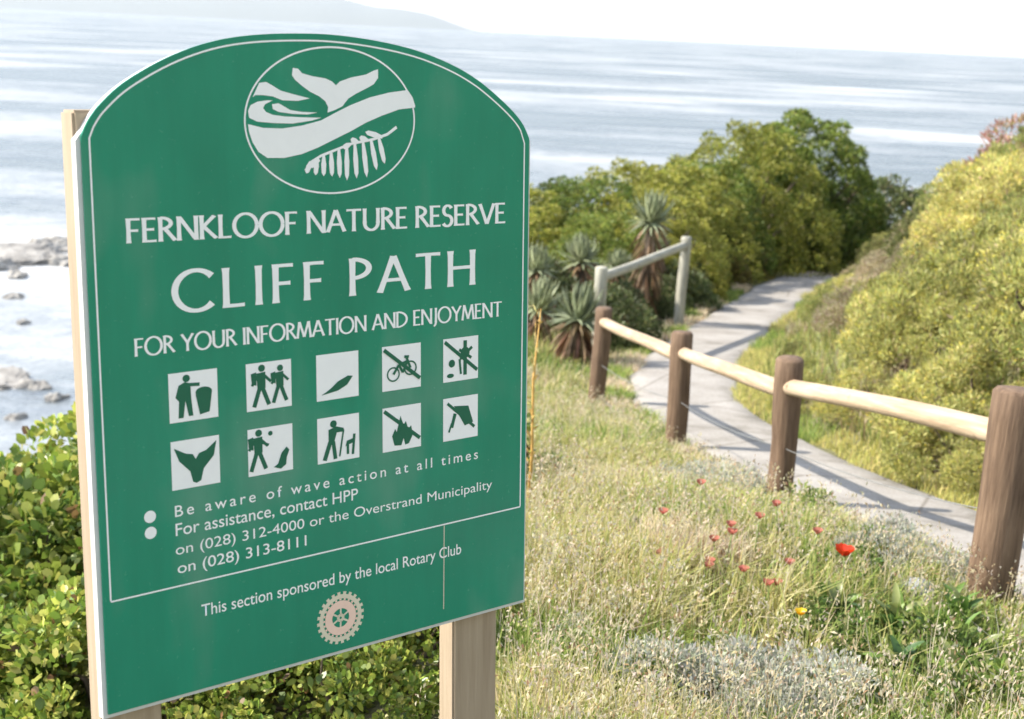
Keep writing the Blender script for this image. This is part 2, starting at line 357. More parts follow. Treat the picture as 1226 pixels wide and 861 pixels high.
o = link('rock_shelf', rock_mesh('rock_shelf', 77, 7.5, 5.0, 1.0, 5, .5), M_SEAROCK); o.location = (-44.5, 111, SEA + .1); o.rotation_euler = (0, 0, .2); tag(o, 'broad flat brownish-grey rock shelf in the surf at the left edge', 'rock')
o = link('rock_shelf', rock_mesh('rock_shelf', 78, 4.2, 2.2, .6, 5, .5), M_SEAROCK); o.location = (-29.8, 73.5, SEA + .05); o.rotation_euler = (0, 0, -.2); tag(o, 'low rock shelf in the near surf just above the left bushes', 'rock')

# ------------------------------------------------------------------ information sign
D_ = Vector((0.77641355, 0.6301969, 0.00582005)); U_ = Vector((-0.03679681, 0.0361113, 0.9986701)); N_ = Vector((0.62914863, -0.77559516, 0.05122654))
O_ = Vector((-0.57862208, 1.92223467, -1.02475134 + EYE)); BASE = .80
sign = bpy.data.objects.new('information_sign', None); C.objects.link(sign); sign.empty_display_size = .1
ob = O_ - U_ * BASE
sign.matrix_world = Matrix(((D_.x, -N_.x, U_.x, ob.x), (D_.y, -N_.y, U_.y, ob.y), (D_.z, -N_.z, U_.z, ob.z), (0, 0, 0, 1)))
tag(sign, 'green nature reserve path sign with arched top on two wooden posts', 'sign')
def S(p): return (p[0], p[1] + BASE)
ARCH = [(0, .858), (.012, .880), (.03, .902), (.068, .933), (.132, .967), (.198, .990), (.266, 1.002), (.35, 1.007), (.42, 1.006), (.5, .998), (.57, .985), (.632, .966), (.68, .945), (.72, .921), (.76, .892), (.785, .868), (.8, .843)]
def catmull(P, m=5):
    out = []; n_ = len(P)
    for i in range(n_ - 1):
        p0, p1, p2, p3 = [np.array(P[max(0, min(n_ - 1, j))]) for j in (i - 1, i, i + 1, i + 2)]
        for t in np.linspace(0, 1, m, endpoint=False):
            out.append(tuple(.5 * ((2 * p1) + (-p0 + p2) * t + (2 * p0 - 5 * p1 + 4 * p2 - p3) * t * t + (-p0 + 3 * p1 - 3 * p2 + p3) * t ** 3)))
    return out + [tuple(P[-1])]
arch = catmull(ARCH)
def slab(name, out, y0, y1, m, parent, bev=0.0):
    bm = bmesh.new(); vs = [bm.verts.new((q[0], y0, q[1] + BASE)) for q in out]; f = bm.faces.new(vs)
    r = bmesh.ops.extrude_face_region(bm, geom=[f]); bmesh.ops.translate(bm, verts=[v for v in r['geom'] if isinstance(v, bmesh.types.BMVert)], vec=(0, y1 - y0, 0))
    bmesh.ops.recalc_face_normals(bm, faces=bm.faces)
    if bev: bmesh.ops.bevel(bm, geom=list(bm.edges), offset=bev, segments=2, affect='EDGES', clamp_overlap=True)
    me = bpy.data.meshes.new(name); bm.to_mesh(me); bm.free(); return link(name, me, m, parent)
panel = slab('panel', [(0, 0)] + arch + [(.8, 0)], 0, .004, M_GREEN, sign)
panel['label'] = 'glossy green panel with arched top'
bk = [(-.007, -.007), (-.007, .852)] + [(x, z - .002) for x, z in arch[3:-2]] + [(.8055, .838), (.8055, -.007)]
slab('backing_board', bk, .0042, .019, M_EDGE, sign)
def post_box(name, x0, x1, z0, z1, y0, y1, bev=.004):
    bm = bmesh.new(); bmesh.ops.create_cube(bm, size=1)
    for v in bm.verts: v.co = (x0 + (v.co.x + .5) * (x1 - x0), y0 + (v.co.y + .5) * (y1 - y0), z0 + (v.co.z + .5) * (z1 - z0))
    bmesh.ops.bevel(bm, geom=list(bm.edges), offset=bev, segments=2, affect='EDGES')
    me = bpy.data.meshes.new(name); bm.to_mesh(me); bm.free(); return link(name, me, M_SIGNPOST, sign)
post_box('post', -.003, .094, -.35, BASE + .893, .0195, .066)
post_box('post', .654, .754, -.35, BASE + .893, .0195, .066)

def ribbon(P, wd):
    P = [np.array(p, float) for p in P]; L, R = [], []
    for i, p in enumerate(P):
        t = P[min(i + 1, len(P) - 1)] - P[max(i - 1, 0)]; t = t / np.linalg.norm(t); nn = np.array([-t[1], t[0]])
        ww = wd[i] if hasattr(wd, '__len__') else wd
        L.append(p + nn * ww / 2); R.append(p - nn * ww / 2)
    return L, R
def strip_polys(P, wd):
    L, R = ribbon(P, wd); return [[S(L[i]), S(L[i + 1]), S(R[i + 1]), S(R[i])] for i in range(len(P) - 1)]
ar = np.array(arch); tt = unit(np.gradient(ar, axis=0)); nn = np.stack([tt[:, 1], -tt[:, 0]], -1)
ins = [tuple(q) for q in ar + nn * .0105]
line = [(.0115, .177)] + [(.0115, z) for z in (.4, .6, .8, .855)] + ins[4:-4] + [(.789, .835), (.789, .5), (.789, .1815)]
def flat_strip(name, P, wd, y, parent, m):
    L, R = ribbon(P, wd); v = []; f = []
    for l, r in zip(L, R): v += [(S(l)[0], y, S(l)[1]), (S(r)[0], y, S(r)[1])]
    for i in range(len(L) - 1): f.append((2 * i, 2 * i + 1, 2 * i + 3, 2 * i + 2))
    me = bpy.data.meshes.new(name); me.from_pydata(v, [], f); me.update(); return link(name, me, m, parent)
flat_strip('border_line', line, .0026, -.0004, panel, M_WHITE)
flat_strip('rule_line', [(.0115, .1762), (.4, .1785), (.789, .181)], .0026, -.0006, panel, M_WHITE)
flat_strip('thin_pale_line', [(.619, .178), (.6185, .10), (.618, .024)], .0018, -.0005, panel, M_CREAM)

# capitals with thick uprights, thin bars and flared ends
def l_(*p): return ('l', p)
def a_(cx, cy, rx_, ry_, s, e_): return ('a', (cx, cy, rx_, ry_, s, e_))
G = {
 'A': (.78, [l_(.02, 0, .39, 1), l_(.39, 1, .78, 0), l_(.16, .34, .64, .34)]), 'C': (.84, [a_(.5, .5, .48, .5, 42, 318)]),
 'D': (.82, [l_(.07, 0, .07, 1), a_(.09, .5, .68, .47, -90, 90)]), 'E': (.52, [l_(.07, 0, .07, 1), l_(.07, .96, .5, .96), l_(.07, .52, .44, .52), l_(.07, .04, .52, .04)]),
 'F': (.5, [l_(.07, 0, .07, 1), l_(.07, .96, .5, .96), l_(.07, .5, .43, .5)]), 'H': (.78, [l_(.07, 0, .07, 1), l_(.71, 0, .71, 1), l_(.07, .52, .71, .52)]),
 'I': (.14, [l_(.07, 0, .07, 1)]), 'J': (.3, [l_(.22, 1, .22, .1), a_(.02, .1, .2, .26, 0, -80)]), 'K': (.66, [l_(.07, 0, .07, 1), l_(.6, 1, .1, .5), l_(.14, .54, .66, 0)]),
 'L': (.5, [l_(.07, 0, .07, 1), l_(.07, .04, .5, .04)]), 'M': (.95, [l_(.03, 0, .17, 1), l_(.17, 1, .48, .08), l_(.48, .08, .79, 1), l_(.79, 1, .93, 0)]),
 'N': (.8, [l_(.07, 0, .07, 1), l_(.07, 1, .74, 0), l_(.74, 0, .74, 1)]), 'O': (1.0, [a_(.5, .5, .47, .5, 0, 360)]),
 'P': (.54, [l_(.07, 0, .07, 1), a_(.07, .72, .43, .25, -90, 90)]), 'R': (.62, [l_(.07, 0, .07, 1), a_(.07, .74, .4, .23, -90, 90), l_(.26, .5, .64, 0)]),
 'S': (.52, [a_(.27, .74, .2, .23, 25, 270), a_(.25, .26, .23, .25, 90, -150)]), 'T': (.68, [l_(.34, 0, .34, 1), l_(0, .96, .68, .96)]),
 'U': (.76, [l_(.07, 1, .07, .34), a_(.38, .34, .31, .32, 180, 360), l_(.69, .34, .69, 1)]), 'V': (.74, [l_(0, 1, .37, 0), l_(.37, 0, .74, 1)]),
 'Y': (.7, [l_(0, 1, .35, .48), l_(.7, 1, .35, .48), l_(.35, .52, .35, 0)])}
def caps(name, text, x0, x1, z0l, z0r, h, y, track=.16, space=.36, wt=1.0, pairs=None):
    lay, x = [], 0.0
    for ch in text:
        if ch == ' ': x += space; continue
        lay.append((ch, x)); x += G[ch][0] + track
    tot = x - track; k = (x1 - x0) / tot; v, f = [], []; q = 0
    for ch, ox in lay:
        for kind, pr in G[ch][1]:
            if kind == 'l': P = [np.array(pr[:2]) + (np.array(pr[2:]) - np.array(pr[:2])) * t for t in (0, .12, .5, .88, 1)]; fl = [1.22, 1.03, .95, 1.03, 1.22]
            else:
                cx_, cy_, ax, ay, s, e2 = pr; m = 26
                P = [np.array((cx_ + ax * math.cos(math.radians(t)), cy_ + ay * math.sin(math.radians(t)))) for t in np.linspace(s, e2, m)]
                fl = [1.0] * m if abs(e2 - s) > 350 or ch in 'DPRU' else [1.2, 1.08] + [1.0] * (m - 4) + [1.08, 1.2]
            wd = []
            for i in range(len(P)):
                t = P[min(i + 1, len(P) - 1)] - P[max(i - 1, 0)]; t = t / max(1e-9, np.linalg.norm(t))
                wd.append((.078 + .05 * abs(t[1])) * wt * fl[i])
            L, R = ribbon(P, wd); b0 = len(v); yy = y - .00004 * (q % 4); q += 1
            for l2, r2 in zip(L, R):
                for pt in (l2, r2):
                    if kind == 'l': pt = (pt[0], min(1.0, max(0.0, pt[1])))
                    xx = x0 + (ox + pt[0]) * k; zz = z0l + (z0r - z0l) * ((xx - x0) / (x1 - x0)) + pt[1] * h
                    v.append((xx, yy, zz + BASE))
            f += [(b0 + 2 * i, b0 + 2 * i + 1, b0 + 2 * i + 3, b0 + 2 * i + 2) for i in range(len(L) - 1)]
    me = bpy.data.meshes.new(name); me.from_pydata(v, [], f); me.update()
    o = link(name, me, M_WHITE, panel); return o
caps('lettering', 'FERNKLOOF NATURE RESERVE', .060, .748, .7055, .699, .0355, -.0005, .09, .34, 1.3)['label'] = 'white capitals reading FERNKLOOF NATURE RESERVE'
caps('lettering', 'CLIFF', .129, .384, .599, .598, .0605, -.0005, .27, .62, 1.2)['label'] = 'large white capitals reading CLIFF'
caps('lettering', 'PATH', .432, .683, .598, .597, .0605, -.0005, .22, .62, 1.2)['label'] = 'large white capitals reading PATH'
caps('lettering', 'FOR YOUR INFORMATION AND ENJOYMENT', .065, .742, .540, .5365, .0265, -.0005, .09, .36, 1.25)['label'] = 'white capitals reading FOR YOUR INFORMATION AND ENJOYMENT'

def font_line(text, x0, x1, z0, h, y=-.0005, spacing=1.0, off=0.0):
    cu = bpy.data.curves.new('lettering', 'FONT'); cu.body = text; cu.space_character = spacing; cu.fill_mode = 'FRONT'; cu.offset = off
    to = bpy.data.objects.new('tmp', cu); C.objects.link(to)
    dg = bpy.context.evaluated_depsgraph_get(); me = bpy.data.meshes.new_from_object(to.evaluated_get(dg)); bpy.data.objects.remove(to)
    nv = len(me.vertices); co = np.zeros(nv * 3); me.vertices.foreach_get('co', co); co = co.reshape(-1, 3)
    mnx, mxx = co[:, 0].min(), co[:, 0].max()
    # cap height of the font is about .73 of its size
    out = np.stack([x0 + (co[:, 0] - mnx) * (x1 - x0) / (mxx - mnx), np.full(nv, y), BASE + z0 + co[:, 1] * h / .73], -1)
    me.vertices.foreach_set('co', out.ravel()); me.update(); me.materials.clear()
    o = link('lettering', me, M_WHITE, panel); o['label'] = 'small white line reading ' + text; return o
font_line('Be aware of wave action at all times', .118, .692, .287, .0185, spacing=1.35, off=.004)
font_line('For assistance, contact HPP', .118, .443, .257, .0205, off=.004)
font_line('on (028) 312-4000 or the Overstrand Municipality', .117, .724, .227, .0175)
font_line('on (028) 313-8111', .119, .344, .197, .0185, off=.004)
font_line('This section sponsored by the local Rotary Club', .156, .656, .119, .0205, off=.004)
def disc(cx_, cy_, rx_, ry_=None, m=20):
    ry_ = ry_ or rx_; return [(cx_ + rx_ * math.cos(2 * math.pi * i / m), cy_ + ry_ * math.sin(2 * math.pi * i / m)) for i in range(m)]
for zc in (.295, .270): link('bullet', poly_mesh('bullet', [[S(q) for q in disc(.078, zc, .0095)]], -.0005), M_WHITE, panel)

# oval emblem
EL = (.405, .876, .153, .112)
em_tail = [(0.3354,0.9556),(0.3444,0.9546),(0.351,0.948),(0.368,0.9439),(0.392,0.9406),(0.4041,0.9361),(0.411,0.9302),(0.4181,0.9362),(0.4376,0.9423),(0.4663,0.9475),(0.4809,0.9537),(0.4889,0.9559),(0.4888,0.9423),(0.4807,0.9326),(0.4661,0.9256),(0.448,0.918),(0.4336,0.9104),(0.4264,0.903),(0.4228,0.8985),(0.4086,0.8926),(0.3952,0.8887),(0.3964,0.897),(0.3914,0.9059),(0.3811,0.9132),(0.3641,0.9205),(0.3507,0.9291),(0.339,0.9377),(0.3335,0.9449)]
em_sw = [(0.2573,0.8721),(0.2825,0.8664),(0.3156,0.8652),(0.3494,0.8692),(0.3839,0.8769),(0.4085,0.8881),(0.437,0.9),(0.4732,0.9121),(0.5099,0.9198),(0.5455,0.924),(0.5549,0.9123),(0.5598,0.8993),(0.5598,0.8962),(0.5284,0.8932),(0.4948,0.8832),(0.4655,0.8727),(0.4365,0.8594),(0.4079,0.8478),(0.3762,0.8349),(0.3485,0.8259),(0.3179,0.8207),(0.2886,0.8214),(0.2734,0.831),(0.264,0.8456),(0.2589,0.86)]
em_w = [[(0.2778,0.9328),(0.2892,0.9343),(0.3006,0.9287),(0.3136,0.9216),(0.3335,0.9168),(0.3639,0.9102),(0.3434,0.9064),(0.3166,0.9072),(0.3002,0.9129),(0.2838,0.9149),(0.2708,0.9148),(0.2659,0.9114)],
 [(0.2579,0.8915),(0.2623,0.9),(0.2738,0.9051),(0.2902,0.9072),(0.3,0.9072),(0.2867,0.9014),(0.2833,0.8957),(0.2881,0.8899),(0.2995,0.8856),(0.3194,0.8832),(0.3463,0.8819),(0.384,0.8808),(0.3666,0.8765),(0.3325,0.8723),(0.2992,0.8734),(0.273,0.8757),(0.2595,0.8815)],
 [(0.2982,0.9014),(0.3098,0.9029),(0.3296,0.8927),(0.3498,0.8898),(0.3772,0.8888),(0.36,0.8859),(0.3329,0.8869),(0.3095,0.8899),(0.2997,0.8942)]]
em_stem = [(0.3531,0.8012),(0.3654,0.8142),(0.3829,0.8228),(0.4362,0.8398),(0.4798,0.8467),(0.5057,0.854),(0.5237,0.8652)]
em_fr = [((0.3637,0.8143),(0.3554,0.796)),((0.3752,0.8194),(0.3719,0.7926)),((0.3871,0.8233),(0.3866,0.7909)),((0.4005,0.8278),(0.4017,0.7898)),((0.4147,0.8323),(0.4158,0.7873)),((0.429,0.8369),(0.429,0.7829)),((0.4441,0.8409),(0.447,0.7854)),((0.4593,0.8437),(0.466,0.7866)),((0.4743,0.8462),(0.4848,0.7974)),((0.489,0.8493),(0.5001,0.8072)),((0.3794,0.8169),(0.3618,0.8054)),((0.4362,0.8398),(0.4218,0.834)),((0.4506,0.842),(0.4363,0.8474)),((0.4688,0.8447),(0.4525,0.8501)),((0.4964,0.8495),(0.4635,0.8582))]
emb = flat_strip('emblem', [(EL[0] + EL[2] * math.cos(t), EL[1] + EL[3] * math.sin(t)) for t in np.linspace(0, 2 * math.pi, 97)], .0028, -.0007, sign, M_WHITE)
emb['label'] = 'white oval emblem of whale tail, waves and fern'
link('whale_tail', poly_mesh('whale_tail', [[S(q) for q in em_tail]], -.0005), M_WHITE, emb)
link('wave', poly_mesh('wave', [[S(q) for q in em_sw]], -.0005), M_WHITE, emb)
for q in em_w: link('wave', poly_mesh('wave', [[S(t) for t in q]], -.0005), M_WHITE, emb)
fp = strip_polys(em_stem, [.002, .0035, .004, .004, .004, .0045, .005])
for p0, p1 in em_fr:
    p0, p1 = np.array(p0), np.array(p1); md = (p0 * .55 + p1 * .45); t = unit(p1 - p0); nv_ = np.array([-t[1], t[0]]) * .0046
    q1 = p0 * .15 + p1 * .85; fp.append([S(p0 + nv_ * .5), S(md + nv_), S(q1 + nv_ * .8), S(p1), S(q1 - nv_ * .8), S(md - nv_), S(p0 - nv_ * .5)])
link('fern', poly_mesh('fern', fp, -.0005, .00002), M_WHITE, emb)

# gear wheel emblem
wc_ = (.4065, .058); wr = .0455
def ringpolys(c, r0_, r1_, m=48, teeth=0):
    out = []
    for i in range(m):
        t0, t1 = 2 * math.pi * i / m, 2 * math.pi * (i + 1) / m; ro = r1_
        if teeth and i % 2: ro = r1_ * .9
        out.append([S((c[0] + q * math.cos(t), c[1] + q * math.sin(t))) for q, t in ((r0_, t0), (ro, t0), (ro, t1), (r0_, t1))])
    return out
wheel = link('gear_emblem', poly_mesh('gear_emblem', ringpolys(wc_, wr * .74, wr, 48, 1), -.0005, 0), M_CREAM, sign)
wheel['label'] = 'round cream and pink gear wheel emblem'
link('gear_ring', poly_mesh('gear_ring', ringpolys(wc_, wr * .36, wr * .66, 36), -.0005, 0), M_PINK, wheel)
sp = [[S((wc_[0] + math.cos(t) * r_ + math.cos(t + 1.57) * q, wc_[1] + math.sin(t) * r_ + math.sin(t + 1.57) * q)) for r_, q in ((wr * .1, -.0016), (wr * .36, -.0016), (wr * .36, .0016), (wr * .1, .0016))] for t in np.arange(6) * math.pi / 3 + .5]
link('gear_spokes', poly_mesh('gear_spokes', sp + ringpolys(wc_, wr * .05, wr * .16, 16), -.0005, 0), M_CREAM, wheel)
link('gear_rim', poly_mesh('gear_rim', [[S((wc_[0] + q * math.cos(t + d), wc_[1] + q * math.sin(t + d))) for q, d in ((wr * .67, -.06), (wr * .735, -.06), (wr * .735, .06), (wr * .67, .06))] for t in np.arange(24) * math.pi / 12], -.0005, 0), M_PINK, wheel)

# pictograms
def ln(x0_, y0_, x1_, y1_, w_=.06):
    p_, q_ = np.array((x0_, y0_)), np.array((x1_, y1_)); t = unit(q_ - p_); nn_ = np.array((-t[1], t[0])) * w_ / 2
    return [tuple(p_ + nn_), tuple(p_ - nn_), tuple(q_ - nn_), tuple(q_ + nn_)]
def ring(cx_, cy_, r_, w_=.035, m=18):
    return [[(cx_ + k2 * math.cos(t), cy_ + k2 * math.sin(t)) for k2, t in ((r_ - w_ / 2, t0), (r_ + w_ / 2, t0), (r_ + w_ / 2, t1), (r_ - w_ / 2, t1))] for t0, t1 in ((2 * math.pi * i / m, 2 * math.pi * (i + 1) / m) for i in range(m))]
def walker(x, s=1.0, y0=.1):
    q = lambda a1, b1: (x + a1 * s, y0 + b1 * s)
    L = lambda a1, b1, c1, d1, w_: ln(*q(a1, b1), *q(c1, d1), w_ * s)
    return [disc(*q(.02, .8), .075 * s), [q(-.1, .7), q(.1, .72), q(.1, .38), q(-.08, .38)], L(.02, .42, .17, .02, .09), L(-.02, .42, -.16, .0, .09), L(.06, .66, .22, .5, .06), L(-.06, .66, -.2, .45, .06), [q(-.22, .7), q(-.1, .73), q(-.1, .45), q(-.2, .48)]]
SL = ln(.04, .93, .97, .2, .085)
PIC = [
 [disc(.36, .87, .075), [(.2, .74), (.33, .8), (.44, .76), (.45, .45), (.48, .1), (.39, .1), (.33, .42), (.28, .08), (.18, .08), (.2, .42), (.13, .5)], ln(.38, .74, .63, .72, .07), [(.54, .52), (.88, .55), (.82, .14), (.62, .1)], disc(.71, .56, .17, .1)],
 walker(.32, 1.0, .08) + walker(.73, .9, .12),
 [[(.1, .12), (.25, .14), (.5, .18), (.72, .28), (.86, .46), (.74, .48), (.5, .38), (.35, .26), (.22, .18)]],
 ring(.28, .36, .15) + ring(.72, .46, .15) + [ln(.28, .36, .42, .56), ln(.42, .56, .64, .62), ln(.42, .56, .52, .38), ln(.52, .38, .64, .62), ln(.72, .46, .62, .7), ln(.56, .73, .68, .72), SL],
 [ln(.62, .12, .62, .92, .1), ln(.45, .72, .8, .5, .07), ln(.48, .5, .82, .75, .07), disc(.62, .64, .13), ln(.5, .15, .46, .5, .06), disc(.2, .14, .1, .05), disc(.24, .42, .09), SL],
 [[(.06, .86), (.3, .72), (.44, .69), (.5, .58), (.57, .69), (.72, .73), (.94, .9), (.88, .6), (.66, .36), (.6, .12), (.5, .08), (.43, .12), (.38, .34), (.16, .58)]],
 walker(.22, 1.0, .1) + [ln(.24, .72, .46, .62, .05), disc(.5, .86, .05), [(.56, .12), (.66, .18), (.74, .4), (.86, .52), (.92, .44), (.86, .3), (.84, .14), (.72, .06)]],
 [disc(.38, .84, .08), [(.26, .72), (.44, .78), (.62, .72), (.64, .64), (.46, .64), (.38, .4), (.26, .4)], ln(.3, .45, .16, .06, .1), ln(.37, .45, .42, .06, .09), ln(.62, .68, .52, .1, .04), ln(.72, .12, .72, .42, .06), ln(.84, .1, .88, .55, .06), [(.66, .3), (.84, .36), (.86, .46), (.7, .42)]],
 [[(.3, .12), (.24, .34), (.32, .5), (.36, .42), (.46, .78), (.54, .56), (.6, .64), (.66, .46), (.74, .52), (.78, .3), (.68, .12), (.58, .1), (.54, .26), (.48, .1)], SL],
 [[(.3, .8), (.72, .76), (.86, .36), (.62, .3)], ln(.24, .3, .34, .62, .09), ln(.12, .88, .9, .24, .07), ln(.16, .2, .24, .4, .05)]]
PN = ['person dropping litter in a bin', 'two walking hikers', 'slanted leaf', 'crossed-out bicycle', 'crossed-out plant', 'whale tail', 'person throwing to a dog', 'person with stick and dog', 'crossed-out fire', 'crossed-out tent']
TX = [.115, .243, .3675, .4925, .6165]
for i in range(10):
    c_, r_ = i % 5, i // 5; tx_, tz = TX[c_], (.4325, .3285)[r_]; tw, th = (.0795, .079, .079, .0775, .0745)[c_], .0755
    t = link('pictogram', poly_mesh('pictogram', [[S(q) for q in ((tx_, tz), (tx_ + tw, tz), (tx_ + tw, tz + th), (tx_, tz + th))]], -.0005), M_WHITE, sign)
    t['label'] = 'white square pictogram of ' + PN[i]
    link('figure', poly_mesh('figure', [[S((tx_ + q[0] * tw, tz + q[1] * th)) for q in pl] for pl in PIC[i]], -.0009, .00002), M_FIG, t)

# ------------------------------------------------------------------ fences
rng = random.Random(4)
def log_mesh(name, p0, p1, r0_, r1_, seed, n=18, seg=10, bev=.012, dents=()):
    r = random.Random(seed); p0, p1 = np.array(p0, float), np.array(p1, float); L = np.linalg.norm(p1 - p0)
    ts = [0, bev / L] + list(np.linspace(0, 1, seg + 1)[1:-1]) + [1 - bev / L, 1]
    w0 = [r.uniform(0, 6) for _ in range(4)]; pts = [p0 + (p1 - p0) * t + np.array([.011 * math.sin(3.1 * t + w0[0]) + .002 * math.sin(9 * t + w0[1]), .006 * math.sin(2.7 * t + w0[2]) + .002 * math.sin(8 * t + w0[3]), 0]) for t in ts]
    rad = [(r0_ + (r1_ - r0_) * t) * (1 + .025 * math.sin(5 * t + w0[1]) + .012 * math.sin(14 * t + w0[3])) for t in ts]; rad[0] -= bev * .8; rad[-1] -= bev * .8
    V, F = tube(pts, rad, n, True)
    ph = [r.uniform(0, 6) for _ in range(4)]
    for k_ in range(len(V)):                    # knots, flats
        i = k_ // n; an = 2 * math.pi * (k_ % n) / n
        if i < len(pts):
            c = pts[i]; V[k_] = c + (V[k_] - c) * (1 + .03 * math.sin(3 * an + ph[0] + i * .1) + .02 * math.sin(5 * an + ph[1]))
            for (t0, t1, a0, dp) in dents:
                if t0 < ts[i] < t1: V[k_] = c + (V[k_] - c) * (1 - dp * max(0, math.cos(an - a0)) ** 4)
    return quad_tri_mesh(name, V, F)
def local_obj(name, me, m, parent, at_, zaxis):
    """object whose local Z runs along the log so that the grain follows it"""
    o = link(name, me, m, parent); q = Vector(zaxis).to_track_quat('Z', 'Y')
    o.location = at_; o.rotation_mode = 'QUATERNION'; o.rotation_quaternion = q; return o
fence = empty('rail_fence', (1.62, 4.4, grd(1.62, 4.4)))
tag(fence, 'brown round-post rail fence with pale peeled rails beside the path', 'fence')
F0 = Vector(fence.location)
tops = [(1.640, 4.4, .655), (1.257, 6.2, .323), (1.000, 8.1, .030), (.641, 10.0, -.213)]
rads = [.078, .063, .063, .062]; leans = [(.035, 0), (-.012, .0), (.004, 0), (.0, 0)]
for i, ((x, y, z), r_) in enumerate(zip(tops, rads)):
    gz = grd(x, y) - .25; L = z - gz
    dn = [(.35, .62, math.pi * .9, .3)] if i == 1 else []
    me = log_mesh('post', (0, 0, 0), (0, 0, L), r_ * 1.03, r_, 10 + i, dents=dn)
    ax = Vector((leans[i][0], leans[i][1], 1)).normalized()
    po = local_obj('post', me, M_POST, fence, Vector((x, y, z)) - ax * L - F0, ax)
for i in range(3):
    a0, b0 = Vector(tops[i]), Vector(tops[i + 1]); a0.z -= .155; b0.z -= (.135, .12, .10)[i]
    d = b0 - a0; s0 = a0 + d.normalized() * .03; me = log_mesh('rail', (0, 0, 0), (0, 0, d.length - .045), (.041, .040, .041)[i], .038, 30 + i, n=14, seg=12, bev=.006)
    local_obj('rail', me, M_RAIL, fence, s0 - F0, d.normalized())
for i in range(3):
    for hgt in (.42, .66):
        a0, b0 = Vector(tops[i]), Vector(tops[i + 1]); pts = []
        for t in np.linspace(0, 1, 9): q = a0.lerp(b0, t); pts.append((q.x - F0.x, q.y - F0.y, q.z - hgt - .03 * 4 * t * (1 - t) - F0.z))
        V, F = tube(pts, .0022, 5); link('wire', quad_tri_mesh('wire', V, F), M_WIRE, fence)
f2 = empty('weathered_fence', (.745, 12.2, grd(.745, 12.2)))
tag(f2, 'short grey weathered fence with one rail on the far bend of the path', 'fence')
F2 = Vector(f2.location); t2s = [(.745, 12.2, -.27), (1.80, 15.0, -.35)]
for i, (x, y, z) in enumerate(t2s):
    gz = grd(x, y) - .2; local_obj('post', log_mesh('post', (0, 0, 0), (0, 0, z - gz), .058, .055, 50 + i), M_GREYWOOD, f2, Vector((x, y, gz)) - F2, (0, 0, 1))
a0, b0 = Vector(t2s[0]), Vector(t2s[1]); a0.z -= .09; b0.z -= .10; d = b0 - a0
local_obj('rail', log_mesh('rail', (0, 0, 0), (0, 0, d.length - .04), .044, .042, 61, n=14, bev=.006), M_GREYWOOD, f2, a0 + d.normalized() * .02 - F2, d.normalized())

# ------------------------------------------------------------------ foliage generators
def pick_cols(r, n_, pal, jit=.18):
    pal = np.array([p_[0] for p_ in pal]); return pal
def colours(r, n_, pal, jit=.2):
    wts = np.array([p_[1] for p_ in pal], float); wts /= wts.sum()
    c = np.array([p_[0] for p_ in pal])[r.choice(len(pal), n_, p=wts)]
    return np.clip(c * r.uniform(1 - jit, 1 + jit, (n_, 1)) * r.uniform(.93, 1.07, (n_, 3)), 0, 1)
def leaf_quads(r, P, Dr, L, W, cols, fold=.25, droop=.12):
    n_ = len(P); Dr = unit(Dr); L = np.broadcast_to(L, (n_,))[:, None]; W = np.broadcast_to(W, (n_,))[:, None]
    side = unit(np.cross(Dr, r.normal(size=(n_, 3)))); nr = np.cross(side, Dr)
    base = P; mid = P + Dr * L * .5
    V = np.stack([base, mid + side * W / 2 + nr * W * fold, P + Dr * L - np.array([0, 0, 1]) * L * droop, mid - side * W / 2 + nr * W * fold], 1).reshape(-1, 3)
    F = np.arange(n_ * 4).reshape(-1, 4); return V, F, np.repeat(cols, 4, 0)
def leaf_hex(r, P, Dr, L, W, cols):
    n_ = len(P); Dr = unit(Dr); L = L[:, None]; W = W[:, None]
    side = unit(np.cross(Dr, r.normal(size=(n_, 3)))); nr = np.cross(side, Dr)
    V = np.stack([P, P + Dr * L * .32 + side * W * .46, P + Dr * L * .7 + side * W * .4 + nr * W * .1, P + Dr * L - np.array([0, 0, .1]) * L, P + Dr * L * .7 - side * W * .4 + nr * W * .1, P + Dr * L * .32 - side * W * .46], 1).reshape(-1, 3)
    return V, np.arange(n_ * 6).reshape(-1, 6), np.repeat(cols, 6, 0)
